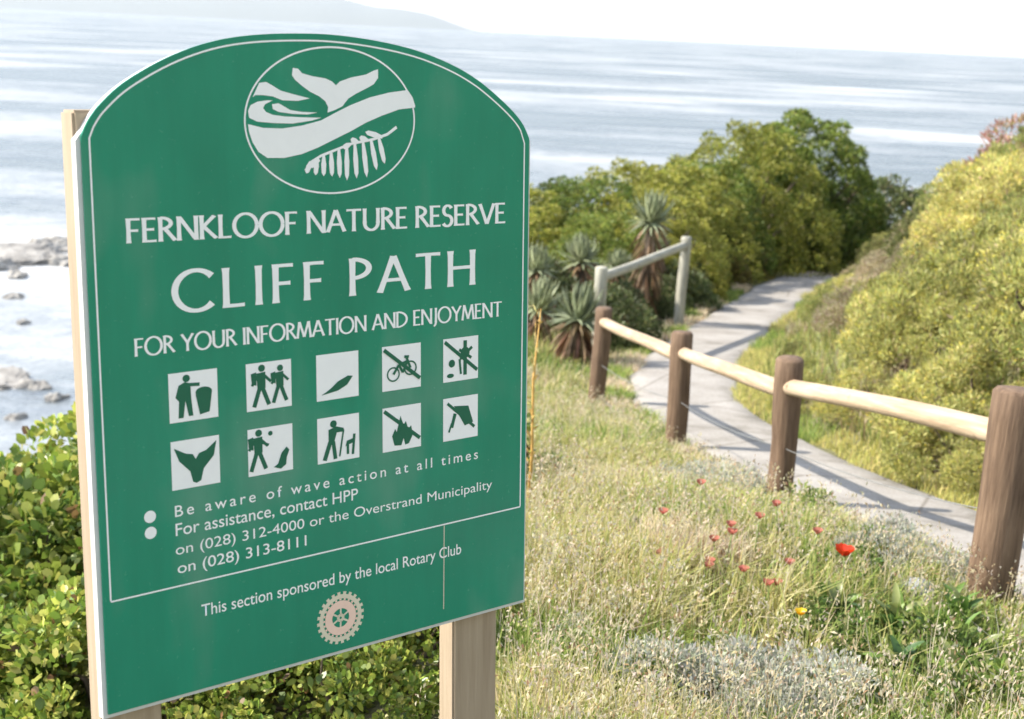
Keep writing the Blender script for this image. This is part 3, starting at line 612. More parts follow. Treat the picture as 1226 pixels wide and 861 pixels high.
def bush_meshes(seed, R, nclump, nleaf, L, W, pal, upb=.45, lump=.25, crad=.24, base=.05, tip=None, spread=1.0, nstem=9, hexa=False):
    """returns foliage mesh, stem mesh for a bush standing on z = 0"""
    r = np.random.RandomState(seed); R = np.array(R, float)
    d = unit(r.normal(size=(nclump * 3, 3))); d = d[d[:, 2] > -.25][:nclump]; d[:, 2] = np.abs(d[:, 2]) * .95 + base
    lobes = unit(r.normal(size=(7, 3)) + np.array([0, 0, .4])); lam = r.uniform(-lump, lump, 7)
    f = 1 + sum(a1 * np.maximum(0, d @ l1) ** 3 for a1, l1 in zip(lam, lobes))
    rad = f * np.where(r.uniform(0, 1, len(d)) < (.0 if nclump < 250 else .3), .62, r.uniform(.74 if nclump < 250 else .84, 1.0, len(d)) ** .8)
    ctr = d * rad[:, None] * R * np.array([1, 1, 1.0])
    per = nleaf // len(d); tot = per * len(d); ci = np.repeat(np.arange(len(d)), per)
    cr = crad * R.mean() * r.uniform(.7, 1.3, len(d))
    off = unit(r.normal(size=(tot, 3))); off = unit(off + .55 * unit(ctr)[ci]); rr = r.uniform(.35, 1, tot) ** .5
    P = ctr[ci] + off * (cr[ci] * rr)[:, None] * np.array([1, 1, .85]) * spread
    P[:, 2] = np.maximum(P[:, 2], .01)
    Dr = unit(off * .8 + np.array([0, 0, upb]) + .45 * r.normal(size=(tot, 3)))
    clumpv = r.uniform(.78, 1.22, len(d))[ci][:, None]
    cols = colours(r, tot, pal) * clumpv
    Ls = L * r.uniform(.6, 1.25, tot); V, F, Cc = leaf_hex(r, P, Dr, Ls, Ls * W / L * r.uniform(.8, 1.15, tot), cols) if hexa else leaf_quads(r, P, Dr, Ls, W * r.uniform(.7, 1.2, tot), cols)
    if tip is not None:
        tc_, frac, ts = tip; m = int(tot * frac); ii = r.choice(tot, m, replace=False)
        Q = P[ii] + Dr[ii] * Ls[ii][:, None] * .9; kq = 3
        Q = np.repeat(Q, kq, 0); V2, F2_, C2 = leaf_quads(r, Q, r.normal(size=(len(Q), 3)) + np.array([0, 0, .6]), ts, ts * .8, colours(r, len(Q), tc_), .1, 0)
        F = np.vstack([F, F2_ + len(V)]); V = np.vstack([V, V2]); Cc = np.vstack([Cc, C2])
    fol = fast_mesh('foliage', V, F, Cc)
    parts = []
    for i in r.choice(len(ctr), min(nstem, len(ctr)), replace=False):
        c = ctr[i]; st = np.array([r.uniform(-.05, .05), r.uniform(-.05, .05), -.08]) * R.mean() * 2
        t = np.linspace(0, 1, 5)[:, None]; p_ = st * (1 - t) + c * t; p_[1:4] += r.normal(size=(3, 3)) * .04 * R.mean(); p_[1:3, 2] += .05 * R[2]
        parts.append(tube(p_, np.linspace(.028, .007, 5) * R.mean() * 1.3, 6))
    V, F = merge(parts); return fol, quad_tri_mesh('stem', V, F)
def bush(name, fol, stem, mleaf):
    o = empty(name); link('foliage', fol, mleaf, o); link('stem', stem, M_BARK, o); return o
def put(protos, i, x, y, sc_, rz, label, cat, group, sink=.03):
    pr = protos[i % len(protos)]
    o = dup(pr, (x, y, grd(x, y) - sink), rz, sc_); tag(o, label, cat, group); return o
def kill(protos):
    for p_ in protos:
        for ch in list(p_.children): bpy.data.objects.remove(ch)
        bpy.data.objects.remove(p_)

# --- bright broad-leaved bushes, lower left behind the sign
palA = [((.20, .28, .045), 4), ((.31, .36, .065), 4), ((.12, .19, .04), 1.5), ((.48, .47, .12), 2.5), ((.22, .13, .06), .3)]
pA = [bush('broadleaf_bush', *bush_meshes(100 + i, (.55, .55, .55), 84, 7000, .046, .030, palA, .5, .3, .19, hexa=True), M_GLOSSY) for i in range(3)]
for i, (x, y, s, lab) in enumerate([
    (-1.72, 4.75, 1.0, 'bright green leafy bush at the left edge beside the sign post'), (-1.32, 4.35, .82, 'bright green leafy bush touching the left sign post'),
    (-1.95, 5.7, 1.0, 'bright green leafy bush farthest back on the left, against the surf'), (-1.15, 5.2, 1.0, 'leafy bush hidden behind the left half of the sign panel'), (-.75, 4.1, .8, 'leafy bush behind the middle of the sign panel'), (-.42, 4.35, .7, 'leafy green bush under the right half of the sign'),
    (-.62, 3.55, .62, 'leafy green bush under the middle of the sign\'s lower edge'), (-1.05, 3.6, .7, 'leafy green bush low behind the left sign post'), (-.28, 3.65, .5, 'small leafy bush just left of the right sign post'), (-.3, 5.6, .9, 'leafy bush hidden behind the right half of the sign panel'), (-.42, 3.3, .5, 'leafy bush lowest under the sign near the bottom edge'), (-.78, 3.25, .5, 'leafy bush at the bottom edge under the sign\'s left half'), (-.26, 3.9, .42, 'leafy bush at the foot of the right sign post'), (-1.4, 3.5, .6, 'shaded leafy bush in the lower left corner')]):
    put(pA, i, x, y, s, i * 1.7, lab or 'leafy green bush behind the sign panel', 'bush', 'leafy bushes around the sign')
kill(pA)

# --- coastal shrubs along the far left side of the path and the big bush
palB = [((.13, .19, .035), 4), ((.21, .26, .05), 4), ((.30, .33, .07), 2.5), ((.08, .12, .03), 1.5), ((.3, .27, .1), .5)]
palB2 = [((.31, .32, .055), 4), ((.42, .40, .08), 3.5), ((.18, .21, .045), 2), ((.5, .45, .13), 1.5)]  # yellow-greens brightened to carry the sun on the far bushes
palDk = [((.10, .13, .05), 4), ((.15, .18, .065), 3), ((.22, .24, .09), 1.5), ((.26, .22, .12), .7)]
pBig = [bush('tall_bush', *bush_meshes(200, (1.45, 1.5, 2.6), 640, 80000, .062, .04, palB, .35, .10, .085, nstem=14), M_LEAF)]
pB = [bush('coastal_shrub', *bush_meshes(210 + i, (1.25, 1.2, 1.55), 380, 38000, .048, .028, (palB2, palB, palB2)[i], .4, .14, .09), M_LEAF) for i in range(3)]
pD = [bush('dark_shrub', *bush_meshes(220 + i, (.62, .6, .66), 100, 8000, .05, .024, palDk, .5, .2, .16), M_LEAF) for i in range(2)]
put(pBig, 0, 4.85, 25.0, (1.0, 1.05, 1.0), .4, 'tallest rounded bush on the skyline with deeply shaded right side', 'bush', 'bushes beyond the bend')
for i, (x, y, s, lab) in enumerate([
    (3.8, 23.4, (1.25, 1.1, 1.4), 'big sunlit bush joined to the left of the tallest bush'), (2.85, 22.2, (1.05, 1, 1.1), 'rounded sunlit bush at the left of the path bend'), (2.4, 21.0, (1.15, 1, 1.1), 'yellow-green bush on the descending skyline, middle'),
    (1.65, 19.8, (1.1, 1, 1.0), 'yellow-green bush on the skyline above the tall aloe'), (.85, 18.6, (1, 1, .92), 'low bush on the skyline left of the tall aloe'), (.0, 18.4, (1.1, 1, .85), 'low bush on the skyline touching the sign edge'),
    (1.75, 18.2, (.8, .8, .8), 'mid-height green bush behind the grey fence end'), (1.0, 17.0, (.65, .7, .7), 'small green bush behind the grey rail'), (-1.2, 18.6, (1.2, 1, .8), 'coastal bush hidden behind the sign panel')]):
    put(pB, i, x, y, s, i * 2.1, lab, 'bush', 'bushes beyond the bend')
for i, (x, y, s, lab) in enumerate([
    (1.85, 16.9, 1.0, 'dark green bush right of the far grey fence post'), (2.2, 18.3, .8, 'dark green bush at the path edge before the bend'), (.95, 14.5, .9, 'dark green bush under the grey rail'), (.85, 13.3, .85, 'dark green bush behind the first grey post'), (.95, 13.0, .45, 'small dark bush between grey rail and path'),
    (.25, 14.4, 1.1, 'dark shrub between the aloes and the sign'), (-.3, 13.6, 1.1, 'dark shrub beside the sign edge below the skyline'), (1.45, 16.0, .8, 'dark shrub behind the far grey post'), (.95, 15.9, 1.1, 'dark shrub around the trunk of the tall aloe'), (6.9, 26.6, 2.3, 'bush with leaves darkened as shadow right of the tallest bush, partly behind the slope'), (6.2, 27.6, 2.2, 'low bush coloured dark for the shadowed gap beside the tallest bush')]):
    put(pD, i, x, y, s, i * 1.3, lab, 'shrub', 'dark shrubs along the far fence')
palBr = [((.24, .19, .06), 3), ((.30, .24, .06), 3), ((.17, .10, .05), 2), ((.14, .15, .04), 2)]
pBr = [bush('brown_shrub', *bush_meshes(230, (.6, .55, .62), 60, 5000, .06, .025, palBr, .6, .25, .22), M_LEAF)]
for i, (x, y, s, lab) in enumerate([(2.85, 20.4, .95, 'orange-brown shrub at the bend of the path'), (3.35, 21.9, 1.1, 'yellowish brown shrub where the path disappears'), (2.5, 19.2, .6, 'small brownish shrub at the left path edge')]):
    put(pBr, 0, x, y, s, i * 2., lab, 'shrub', 'brownish shrubs at the path bend')
kill(pBig + pB + pD + pBr)

# --- aloes
def aloe(seed, trunk_h, rl, nl=120):
    r = np.random.RandomState(seed); V, F, Cc = [], [], []; b0 = 0
    for i in range(nl):
        t = i / nl; az = i * 2.39996; el = math.radians(84 - 105 * t + r.uniform(-12, 12)); L = rl * .74 * (.75 + .35 * math.sin(math.pi * (t * .8 + .15))) * r.uniform(.85, 1.1)
        h = np.array([math.cos(az), math.sin(az), 0]); s = np.array([-math.sin(az), math.cos(az), 0]); p_ = np.array([0, 0, trunk_h + .04 * (1 - t)]); e_ = el
        c = np.array([.27, .30, .17]) * r.uniform(.6, 1.3) if t < .85 else np.array([.22, .14, .07]) * r.uniform(.7, 1.2)
        for k_ in range(6):
            wv = .036 * (1 - k_ / 5.2) * (rl / .34) + .001; d_ = h * math.cos(e_) + np.array([0, 0, math.sin(e_)]); nv2 = np.cross(d_, s)
            V += [p_ + s * wv, p_ + nv2 * wv * .35, p_ - s * wv, p_ - nv2 * wv * .25]; Cc += [c] * 4
            if k_ < 5: F += [(b0 + k_ * 4 + q, b0 + k_ * 4 + (q + 1) % 4, b0 + k_ * 4 + 4 + (q + 1) % 4, b0 + k_ * 4 + 4 + q) for q in range(4)]
            p_ = p_ + d_ * L / 5; e_ += math.radians(9 if t < .7 else -6)
        b0 += 24
    ros = fast_mesh('rosette', V, F, np.array(Cc), True)
    n_ = int(140 * max(.5, trunk_h)); az = r.uniform(0, 6.28, n_); z = r.uniform(.1, 1, n_) * trunk_h
    P = np.stack([.05 * np.cos(az), .05 * np.sin(az), z], -1); Dd = np.stack([np.cos(az) * .6, np.sin(az) * .6, -np.ones(n_)], -1) + r.normal(size=(n_, 3)) * .15
    V2, F2_, C2 = leaf_quads(r, P, Dd, .24 * rl / .34, .035, colours(r, n_, [((.24, .14, .08), 3), ((.34, .24, .15), 2), ((.14, .08, .05), 2)]))
    sk = fast_mesh('dry_skirt', V2, F2_, C2)
    tv, tf = tube([(0, 0, -.1), (.01, 0, trunk_h * .5), (0, .01, trunk_h)], [.06, .052, .045], 8)
    o = empty('aloe'); link('rosette', ros, M_SUCC, o); link('dry_skirt', sk, M_LEAF, o); link('trunk', quad_tri_mesh('trunk', tv, tf), M_BARK, o); return o
for i, (x, y, th, rl, lab) in enumerate([(.52, 12.0, .42, .40, 'aloe with pale green rosette left of the first grey post'), (1.42, 15.4, 1.15, .42, 'tall aloe with reddish dry trunk rising above the grey rail'), (.78, 14.3, .85, .42, 'grey-green aloe behind the grey fence, left of the tall one'),
    (.18, 12.6, .45, .38, 'aloe close to the sign edge, lower'), (.3, 13.9, .75, .40, 'aloe close to the sign edge, upper'), (1.6, 16.6, .85, .38, 'aloe in front of the bushes right of the tall aloe'), (1.05, 15.0, .7, .36, 'aloe just behind the middle of the grey rail'), (1.1, 13.9, .35, .3, 'small aloe under the grey rail')]):
    o = aloe(300 + i, th * (1 if i == 1 else .85), rl * (1.05, 1.0, .9, 1.0, .85, .8, .75, .8)[i]); o.location = (x, y, grd(x, y)); o.rotation_euler = (.12 * math.sin(i * 2.1), .12 * math.cos(i * 3.3), i); tag(o, lab, 'aloe', 'aloes beside the far fence')

# --- yellow-green fine-leaved shrubs on the right-hand slope
yel = [((.70, .60, .09), 3), ((.62, .54, .16), 2)]
palY = [((.51, .48, .145), 4), ((.43, .43, .13), 4), ((.62, .56, .21), 3.4), ((.23, .25, .08), 1.5), ((.4, .31, .17), 1.0)]
palG = [((.33, .35, .11), 4), ((.24, .28, .085), 3), ((.46, .43, .16), 2), ((.3, .2, .12), .5)]
palP = [((.42, .35, .22), 4), ((.48, .40, .30), 2), ((.32, .31, .12), 3), ((.28, .18, .14), 1.2)]
pY = [bush('slope_shrub', *bush_meshes(400 + i, (.5, .5, .52), 80, 9500, .05, .011, palY, .75, .35, .17, tip=(yel, .05, .014)), M_LEAF) for i in range(3)]
pG = [bush('slope_shrub', *bush_meshes(410 + i, (.5, .5, .5), 80, 9500, .05, .012, palG, .7, .35, .17, tip=(yel, .012, .012)), M_LEAF) for i in range(2)]
pP = [bush('slope_shrub', *bush_meshes(420 + i, (.5, .5, .45), 80, 8500, .055, .010, palP, .8, .35, .18), M_LEAF) for i in range(2)]
palO = [((.12, .14, .045), 4), ((.18, .19, .06), 3), ((.2, .15, .08), 1.5), ((.34, .32, .1), .8)]
pO = [bush('slope_shrub', *bush_meshes(425, (.5, .5, .46), 80, 7000, .06, .014, palO, .65, .3, .22), M_LEAF)]
rs = np.random.RandomState(12); spots = []
for _ in range(9000):
    y = rs.uniform(4.6, 24); x = rs.uniform(1.6, .385 * y + .9)
    edge = float(pxc(y)) + .62 + (.14 if y < 10 else .3)
    if x < edge or x > 14: continue
    dmin = (.33 if y < 10.5 else .37) + .016 * y
    if all((x - a1) ** 2 + (y - b1) ** 2 > dmin ** 2 for a1, b1 in spots): spots.append((x, y))
    if len(spots) > 300: break
zone, ents = {}, []
for i, (x, y) in enumerate(spots):
    s_ = x - float(pxc(y)); u = rs.uniform(); h = rs.choice([.65, .8, .95, 1.05, 1.2])
    if s_ < 1.0: h = min(h, 1.1) * .62
    elif s_ < 1.35: h = min(h, 1.2) * .8
    if y > 10: h *= min(1, .35 + .42 * (s_ - .75))
    far = y > 14 and s_ > 1.2
    kind = 'mauve' if (far and u < .6) or (y > 8 and u < .10) else 'dark' if u > .88 else 'green' if u < .28 else 'yellow'
    row = 'at the right path edge' if s_ < 1.0 else 'low on the slope' if s_ < 1.7 else 'halfway up the slope' if s_ < 2.7 else 'high on the slope'
    spot = 'beside the nearest fence post' if y < 5.6 else 'behind the nearest rail' if y < 7.2 else 'behind the second rail' if y < 9.2 else 'behind the third rail' if y < 11.5 else 'opposite the grey fence' if y < 15 else 'before the path bend' if y < 19 else 'beyond the path bend'
    key = (kind, row, spot); zone[key] = zone.get(key, 0) + 1
    size = ('', 'second ', 'third ', 'fourth ', 'fifth ', 'sixth ', 'seventh ', 'eighth ', 'ninth ')[min(8, zone[key] - 1)]
    look = {'mauve': 'mauve-brown heathy shrub', 'green': 'green fine-leaved shrub', 'dark': 'dark olive shrub', 'yellow': 'yellow-flowering shrub'}[kind]
    nthl = (size + 'from the path ' if size else 'nearest to the path ')
    ents.append((key, s_, i, x, y, h, kind, look, row, spot))
ords = ['first', 'second', 'third', 'fourth', 'fifth', 'sixth', 'seventh', 'eighth', 'ninth', 'tenth']
for key in zone:
    grp = sorted(e_ for e_ in ents if e_[0] == key)
    for k_, (_, s_, i, x, y, h, kind, look, row, spot) in enumerate(grp):
        lab = f'{look} {row} {spot}' + (f', {ords[min(k_, 9)]} from path' if len(grp) > 1 else '')
        pr = {'mauve': pP, 'dark': pO, 'green': pG, 'yellow': pY}[kind]
        put(pr, i, x, y, (h, h, h * (.95, 1.05, 1.15)[i % 3]), i * 2.4, lab, 'shrub', kind + ' shrubs on the slope')
put(pG, 0, 5.25, 14.6, (1.5, 1.3, 1.75), .6, 'green feathery shrub on the skyline at upper right', 'shrub', 'green skyline shrubs')
put(pG, 1, 4.8, 15.0, (1.1, 1.1, 1.35), 2.6, 'smaller green shrub on the skyline left of the feathery one', 'shrub', 'green skyline shrubs')
palRd = [((.42, .22, .17), 3), ((.5, .34, .28), 2), ((.25, .22, .08), 2)]
pR = [bush('pink_shrub', *bush_meshes(430, (.45, .45, .5), 60, 5000, .06, .014, palRd, .8, .25, .22), M_LEAF)]
put(pR, 0, 5.72, 15.3, 1.6, 0, 'pinkish shrub at the right edge of the picture on the skyline', 'shrub', None)
put(pR, 0, 2.62, 6.9, .35, 1, 'small reddish shrub at the right path edge', 'shrub', None)
kill(pY + pG + pP + pO + pR)

# ------------------------------------------------------------------ foreground grass and herbs
gr = np.random.RandomState(77)
def blades(r, X, Y, H, W, cols, lean=.35):
    n_ = len(X); Zg = ground(X, Y) - .01; az = r.uniform(0, 6.28, n_); la = r.uniform(0, lean, n_) * 1.3
    h = np.stack([np.cos(az), np.sin(az), np.zeros(n_)], -1); s = np.stack([-np.sin(az + r.normal(0, .6, n_)), np.cos(az), np.zeros(n_)], -1)
    b_ = np.stack([X, Y, Zg], -1); H = H[:, None]; up = np.array([0, 0, 1.0]); la = la[:, None]; W = np.broadcast_to(W, (n_,))[:, None]
    m = b_ + up * H * .55 + h * H * la * .35; t = b_ + up * H * (1 - la * .35) + h * H * la * 1.1
    V = np.stack([b_ - s * W / 2, b_ + s * W / 2, m + s * W * .42, m - s * W * .42, t + s * W * .06, t - s * W * .06], 1).reshape(-1, 3)
    i = np.arange(n_)[:, None] * 6; F = np.vstack([i + np.array([0, 1, 2, 3]), i + np.array([3, 2, 4, 5])])
    return V, F, np.repeat(cols, 6, 0), t
def fence_x(y): return np.interp(y, [2, 4.4, 6.2, 8.1, 10, 11.2, 12.2, 15], [2.1, 1.64, 1.27, 1.0, .66, .62, .70, 1.65])
CLEAR = [(1.02, 4.05), (1.2, 3.95), (1.42, 4.1), (1.12, 3.65), (1.3, 3.6), (1.22, 4.55), (.9, 4.35), (1.38, 3.85), (.46, 3.42), (.64, 3.47), (.84, 3.42), (.7, 4.15), (.63, 3.95), (.82, 3.85), (1.02, 3.95), (.82, 4.25), (.83, 3.6)]
def scatter(r, n_, y0_, y1_, pw=1.6):
    u = r.uniform(0, 1, n_); y = y0_ + (y1_ - y0_) * u ** pw
    xl = -.34 * y * .5 - .1; xr = np.minimum(np.maximum(fence_x(y) + .08, pxc(y) - .46), .40 * y + .2)
    x = xl + (xr - xl) * r.uniform(0, 1, n_) ** .8
    lefty = (x < -.02 - .0 * y) & (y < 6.2); x = np.where(lefty, -x * .6 + .05, x)
    for cx_, cy_ in CLEAR:
        near = (x - cx_) ** 2 + (y - cy_) ** 2 < .15 ** 2; near &= r.uniform(0, 1, n_) < .75; y = np.where(near, y + .5, y)
    return x, y
pats = lambda x, y, s: wob(x, y, s)
palGr = [((.44, .43, .15), 5), ((.60, .53, .25), 4.5), ((.30, .35, .10), 2.8), ((.68, .61, .39), 1.8)]
palGn = [((.24, .33, .08), 4), ((.36, .42, .11), 3), ((.14, .20, .05), 2)]
palSt = [((.66, .58, .40), 4), ((.58, .48, .29), 3), ((.68, .57, .46), 2), ((.4, .24, .14), .8)]
TC = [scatter(gr, 900, 2.8, 7.5, 1.5), scatter(gr, 420, 7.0, 13.5, 1.2)]
def add_grass(name, n_, y0_, y1_, hmin, hmax, wmin, wmax, pw, label):
    x, y = scatter(gr, n_, y0_, y1_, pw); tcx, tcy = TC[0 if y0_ < 5 else 1]; k_ = gr.randint(0, len(tcx), n_); tu = gr.uniform(0, 1, n_) < .5
    x = np.where(tu, tcx[k_] + gr.normal(0, .035, n_), x); y = np.where(tu, tcy[k_] + gr.normal(0, .035, n_), y); q = pats(x, y, 2.2); c = colours(gr, n_, palGr); cg = colours(gr, n_, palGn); cs = colours(gr, n_, palSt)
    c = np.where((q > .3)[:, None], cg, c); c = np.where((q < -.42)[:, None], cs, c); rg = (x > .95) & (y < 5.6) & (gr.uniform(0, 1, n_) < .45); c = np.where(rg[:, None], cg, c)
    H = gr.uniform(hmin, hmax, n_) * (1 + .35 * pats(x, y, 1.5)) * np.clip(.35 + (fence_x(y) - x) * 1.1, .4, 1)
    V, F, Cc, t = blades(gr, x, y, H, gr.uniform(wmin, wmax, n_), c, .7)
    o = link(name, fast_mesh(name, V, F, Cc), M_GRASS); o['kind'] = 'stuff'; o['label'] = label; o['category'] = 'grass'; return o
add_grass('grass', 70000, 2.7, 7.5, .07, .22, .0035, .008, 1.5, 'dry yellow-green grass between the sign and the fence')
add_grass('far_grass', 30000, 7.0, 13.5, .08, .24, .006, .013, 1.2, 'pale grass around the far fence posts')
n_ = 30000; y = 4.5 + 19 * gr.uniform(0, 1, n_) ** 1.2; x = pxc(y) + .7 + gr.uniform(0, 1, n_) * np.maximum(.2, .4 * y - pxc(y) + .4)
V, F, Cc, t = blades(gr, x, y, gr.uniform(.08, .26, n_), gr.uniform(.008, .016, n_), np.where((pats(x, y, 2) > .2)[:, None], colours(gr, n_, palP), colours(gr, n_, palG)), .8)
o = link('slope_grass', fast_mesh('slope_grass', V, F, Cc), M_GRASS); o['kind'] = 'stuff'; o['label'] = 'tangled low growth between the slope shrubs'; o['category'] = 'ground cover'
# straw stalks with seed heads
n_ = 3600; x, y = scatter(gr, n_, 2.8, 9.5, 1.4); keep = pats(x + 9, y, 1.6) > -.35; x, y = x[keep], y[keep]; n_ = len(x)
H = gr.uniform(.18, .36, n_) * np.clip(.45 + (fence_x(y) - x) * .9, .4, 1); cs = colours(gr, n_, palSt); V, F, Cc, tips = blades(gr, x, y, H, .0028, cs, .55)
kk = 7; Q = np.repeat(tips, kk, 0) + gr.normal(size=(n_ * kk, 3)) * np.array([.008, .008, .018]); V2, F2_, C2 = leaf_quads(gr, Q, gr.normal(size=(len(Q), 3)) * .5 + np.array([0, 0, 1]), gr.uniform(.01, .022, len(Q)), .006, colours(gr, len(Q), palSt))
o = link('dry_stalks', fast_mesh('dry_stalks', np.vstack([V, V2]), np.vstack([F, F2_ + len(V)]), np.vstack([Cc, C2])), M_GRASS); o['kind'] = 'stuff'; o['label'] = 'straw-coloured seed stalks in the grass'; o['category'] = 'grass'
# small herb leaves close to the soil
n_ = 60000; x, y = scatter(gr, n_, 2.7, 10.5, 1.5); z = ground(x, y) + gr.uniform(0, .1, n_) * np.clip(.4 + pats(x, y, 3.1), .1, 1)
V, F, Cc = leaf_quads(gr, np.stack([x, y, z], -1), gr.normal(size=(n_, 3)) * .6 + np.array([0, 0, .8]), gr.uniform(.015, .045, n_), gr.uniform(.006, .015, n_), np.where((pats(x, y, 2.7) > .05)[:, None], colours(gr, n_, palGn), colours(gr, n_, palGr)))
o = link('herbs', fast_mesh('herbs', V, F, Cc), M_GRASS); o['kind'] = 'stuff'; o['label'] = 'low mixed green herbs among the dry grass'; o['category'] = 'ground cover'
# verge on the slope side of the path
n_ = 26000; y = gr.uniform(4.5, 22, n_) ; x = pxc(y) + .43 + .09 * pats(y * 2.5, y, 1.9) + np.abs(gr.normal(0, .34, n_)); H = gr.uniform(.03, .10, n_)
V, F, Cc, t = blades(gr, x, y, H, gr.uniform(.004, .009, n_), np.where((pats(x, y, 2) > .35)[:, None], colours(gr, n_, palGn), colours(gr, n_, palY)), .6)
o = link('verge_grass', fast_mesh('verge_grass', V, F, Cc), M_GRASS); o['kind'] = 'stuff'; o['label'] = 'short yellow-green grass along the right path edge'; o['category'] = 'grass'

n_ = 14000; y = gr.uniform(4.5, 20, n_); x = pxc(y) - .45 + .09 * pats(y * 3, y, 1.7) - np.abs(gr.normal(0, .16, n_)); H = gr.uniform(.03, .12, n_)
V, F, Cc, t = blades(gr, x, y, H, gr.uniform(.005, .010, n_), np.where((pats(x, y, 2) > 0)[:, None], colours(gr, n_, palGn), colours(gr, n_, palSt)), .8)
o = link('path_fringe', fast_mesh('path_fringe', V, F, Cc), M_GRASS); o['kind'] = 'stuff'; o['label'] = 'thin grass fringe along the left path edge'; o['category'] = 'grass'
# silvery cushion plants
palSv = [((.56, .56, .47), 4), ((.68, .67, .60), 3), ((.42, .45, .33), 3), ((.56, .46, .36), .9)]
pS = [bush('silver_plant', *bush_meshes(500 + i, (.21, .21, .19), 60, 3000, .028, .008, palSv, .8, .45, .26, nstem=8), M_GRASS) for i in range(2)]
for i, (x, y, s, lab) in enumerate([(.46, 3.42, .85, 'silvery grey cushion plant at the bottom edge, leftmost'), (.64, 3.47, .95, 'silvery grey cushion plant at the bottom, in the middle'), (.84, 3.42, .85, 'silvery grey cushion plant at the bottom edge, rightmost'), (.70, 3.3, .7, 'small silvery plant lowest at the bottom edge'), (.22, 3.7, .6, 'pale grey-green plant right of the sign post'),
    (1.42, 4.9, .8, 'grey-green plant left of the nearest fence post'), (1.30, 4.62, .75, 'grey-green plant below the nearest fence rail'), (1.52, 4.55, .7, 'grey-green plant at the foot of the nearest fence post'), (.98, 6.15, 1.0, 'grey bushy plant left of the second fence post'), (.85, 6.6, .7, 'pale grey plant in the grass before the path'), (.18, 4.3, .7, 'pale plant beside the sign edge')]):
    put(pS, i, x, y, s, i * 1.9, lab, 'plant', 'silvery plants in the grass', .01)
kill(pS)

palH = [((.2, .29, .07), 4), ((.31, .37, .10), 3), ((.11, .17, .05), 2), ((.42, .4, .18), 1)]
pH = [bush('herb_cushion', *bush_meshes(520 + i, (.15, .15, .15), 40, 1500, .034, .013, palH, .8, .35, .28, nstem=6), M_GRASS) for i in range(2)]
for i, (x, y, s, lab) in enumerate([(.95, 4.7, .9, 'green herb cushion left of the bright red flower'), (1.15, 4.35, .9, 'green herb cushion behind the broad leaves'), (1.3, 4.75, .8, 'green herb cushion near the path before the nearest rail'), (1.0, 3.85, .8, 'green herb cushion left of the broad leaves'), (1.28, 3.75, 1.0, 'green herb cushion in front of the broad leaves'), (1.12, 3.42, .9, 'green herb cushion in the bottom right, left one'), (1.32, 3.45, 1.0, 'green herb cushion in the bottom right corner'), (.32, 4.0, .7, 'green herb cushion near the sign corner'), (.6, 5.1, .8, 'green herb cushion in the middle of the grass'), (.15, 6.2, 1.2, 'green herb cushion beside the sign edge, farther'), (.3, 5.9, .9, 'green herb cushion right of the one beside the sign edge'), (1.15, 5.3, 1.0, 'bright green herb cushion before the second rail'), (.35, 3.4, .7, 'green herb cushion at the bottom left of the silvery plants'), (.45, 4.6, .7, 'green herb cushion left of the dull red flowers')]):
    put(pH, i, x, y, s, i * 1.1, lab, 'plant', 'green herb cushions in the grass', .01)
kill(pH)
# broad-leaved green plants: each leaf its own piece
def big_leaf(seed, L, W, col):
    r = np.random.RandomState(seed); V, Cc, F = [], [], []
    for k_ in range(7):
        t = k_ / 6; wv = W * (math.sin(math.pi * (t * .86 + .07)) ** .8) * .5; x_ = L * t; z_ = L * (.75 * t - .62 * t * t)
        V += [(x_, -wv, z_ + wv * .35), (x_, 0, z_), (x_, wv, z_ + wv * .35)]; Cc += [col * r.uniform(.92, 1.08)] * 3
        if k_: b_ = (k_ - 1) * 3; F += [(b_, b_ + 1, b_ + 4, b_ + 3), (b_ + 1, b_ + 2, b_ + 5, b_ + 4)]
    return fast_mesh('leaf', V, F, np.array(Cc), True)
BL = [big_leaf(i, 1, .24, np.array(c)) for i, c in enumerate([(.13, .23, .045), (.20, .30, .06), (.08, .15, .04), (.24, .27, .09)])]
for m_ in BL: m_.materials.append(M_GLOSSY)
for i, (x, y, s, nl, lab) in enumerate([(1.02, 4.05, .17, 18, 'green broad-leaved plant left of centre in the lower right'), (1.2, 3.95, .19, 20, 'green broad-leaved plant in the middle of the lower right'), (1.42, 4.1, .18, 18, 'green broad-leaved plant at the lower right edge'), (1.12, 3.65, .17, 18, 'green broad-leaved plant near the bottom right corner'), (1.3, 3.6, .17, 18, 'green broad-leaved plant in the bottom right corner'), (1.22, 4.55, .15, 16, 'green leafy plant bearing the brightest red flower'), (.9, 4.35, .13, 14, 'small green leafy plant below the dull red flowers'), (1.38, 3.85, .16, 16, 'green leafy plant under the nearest fence post')]):
    nl = int(nl * 1.5); s *= .62; rr_ = random.Random(600 + i); o = empty('broadleaf_plant', (x, y, grd(x, y))); tag(o, lab, 'plant', 'broad-leaved plants in the lower right')
    for k_ in range(nl):
        lf = link('leaf', BL[rr_.randrange(4)], None, o); q = s * rr_.uniform(.65, 1.15); lf.scale = (q, q * rr_.uniform(.8, 1.2), q)
        lf.rotation_euler = (rr_.uniform(-.4, .4), -rr_.uniform(.05, 1.15), k_ * 2.4 + rr_.uniform(-.3, .3)); lf.location = (rr_.uniform(-.03, .03), rr_.uniform(-.03, .03), rr_.uniform(0, .05))

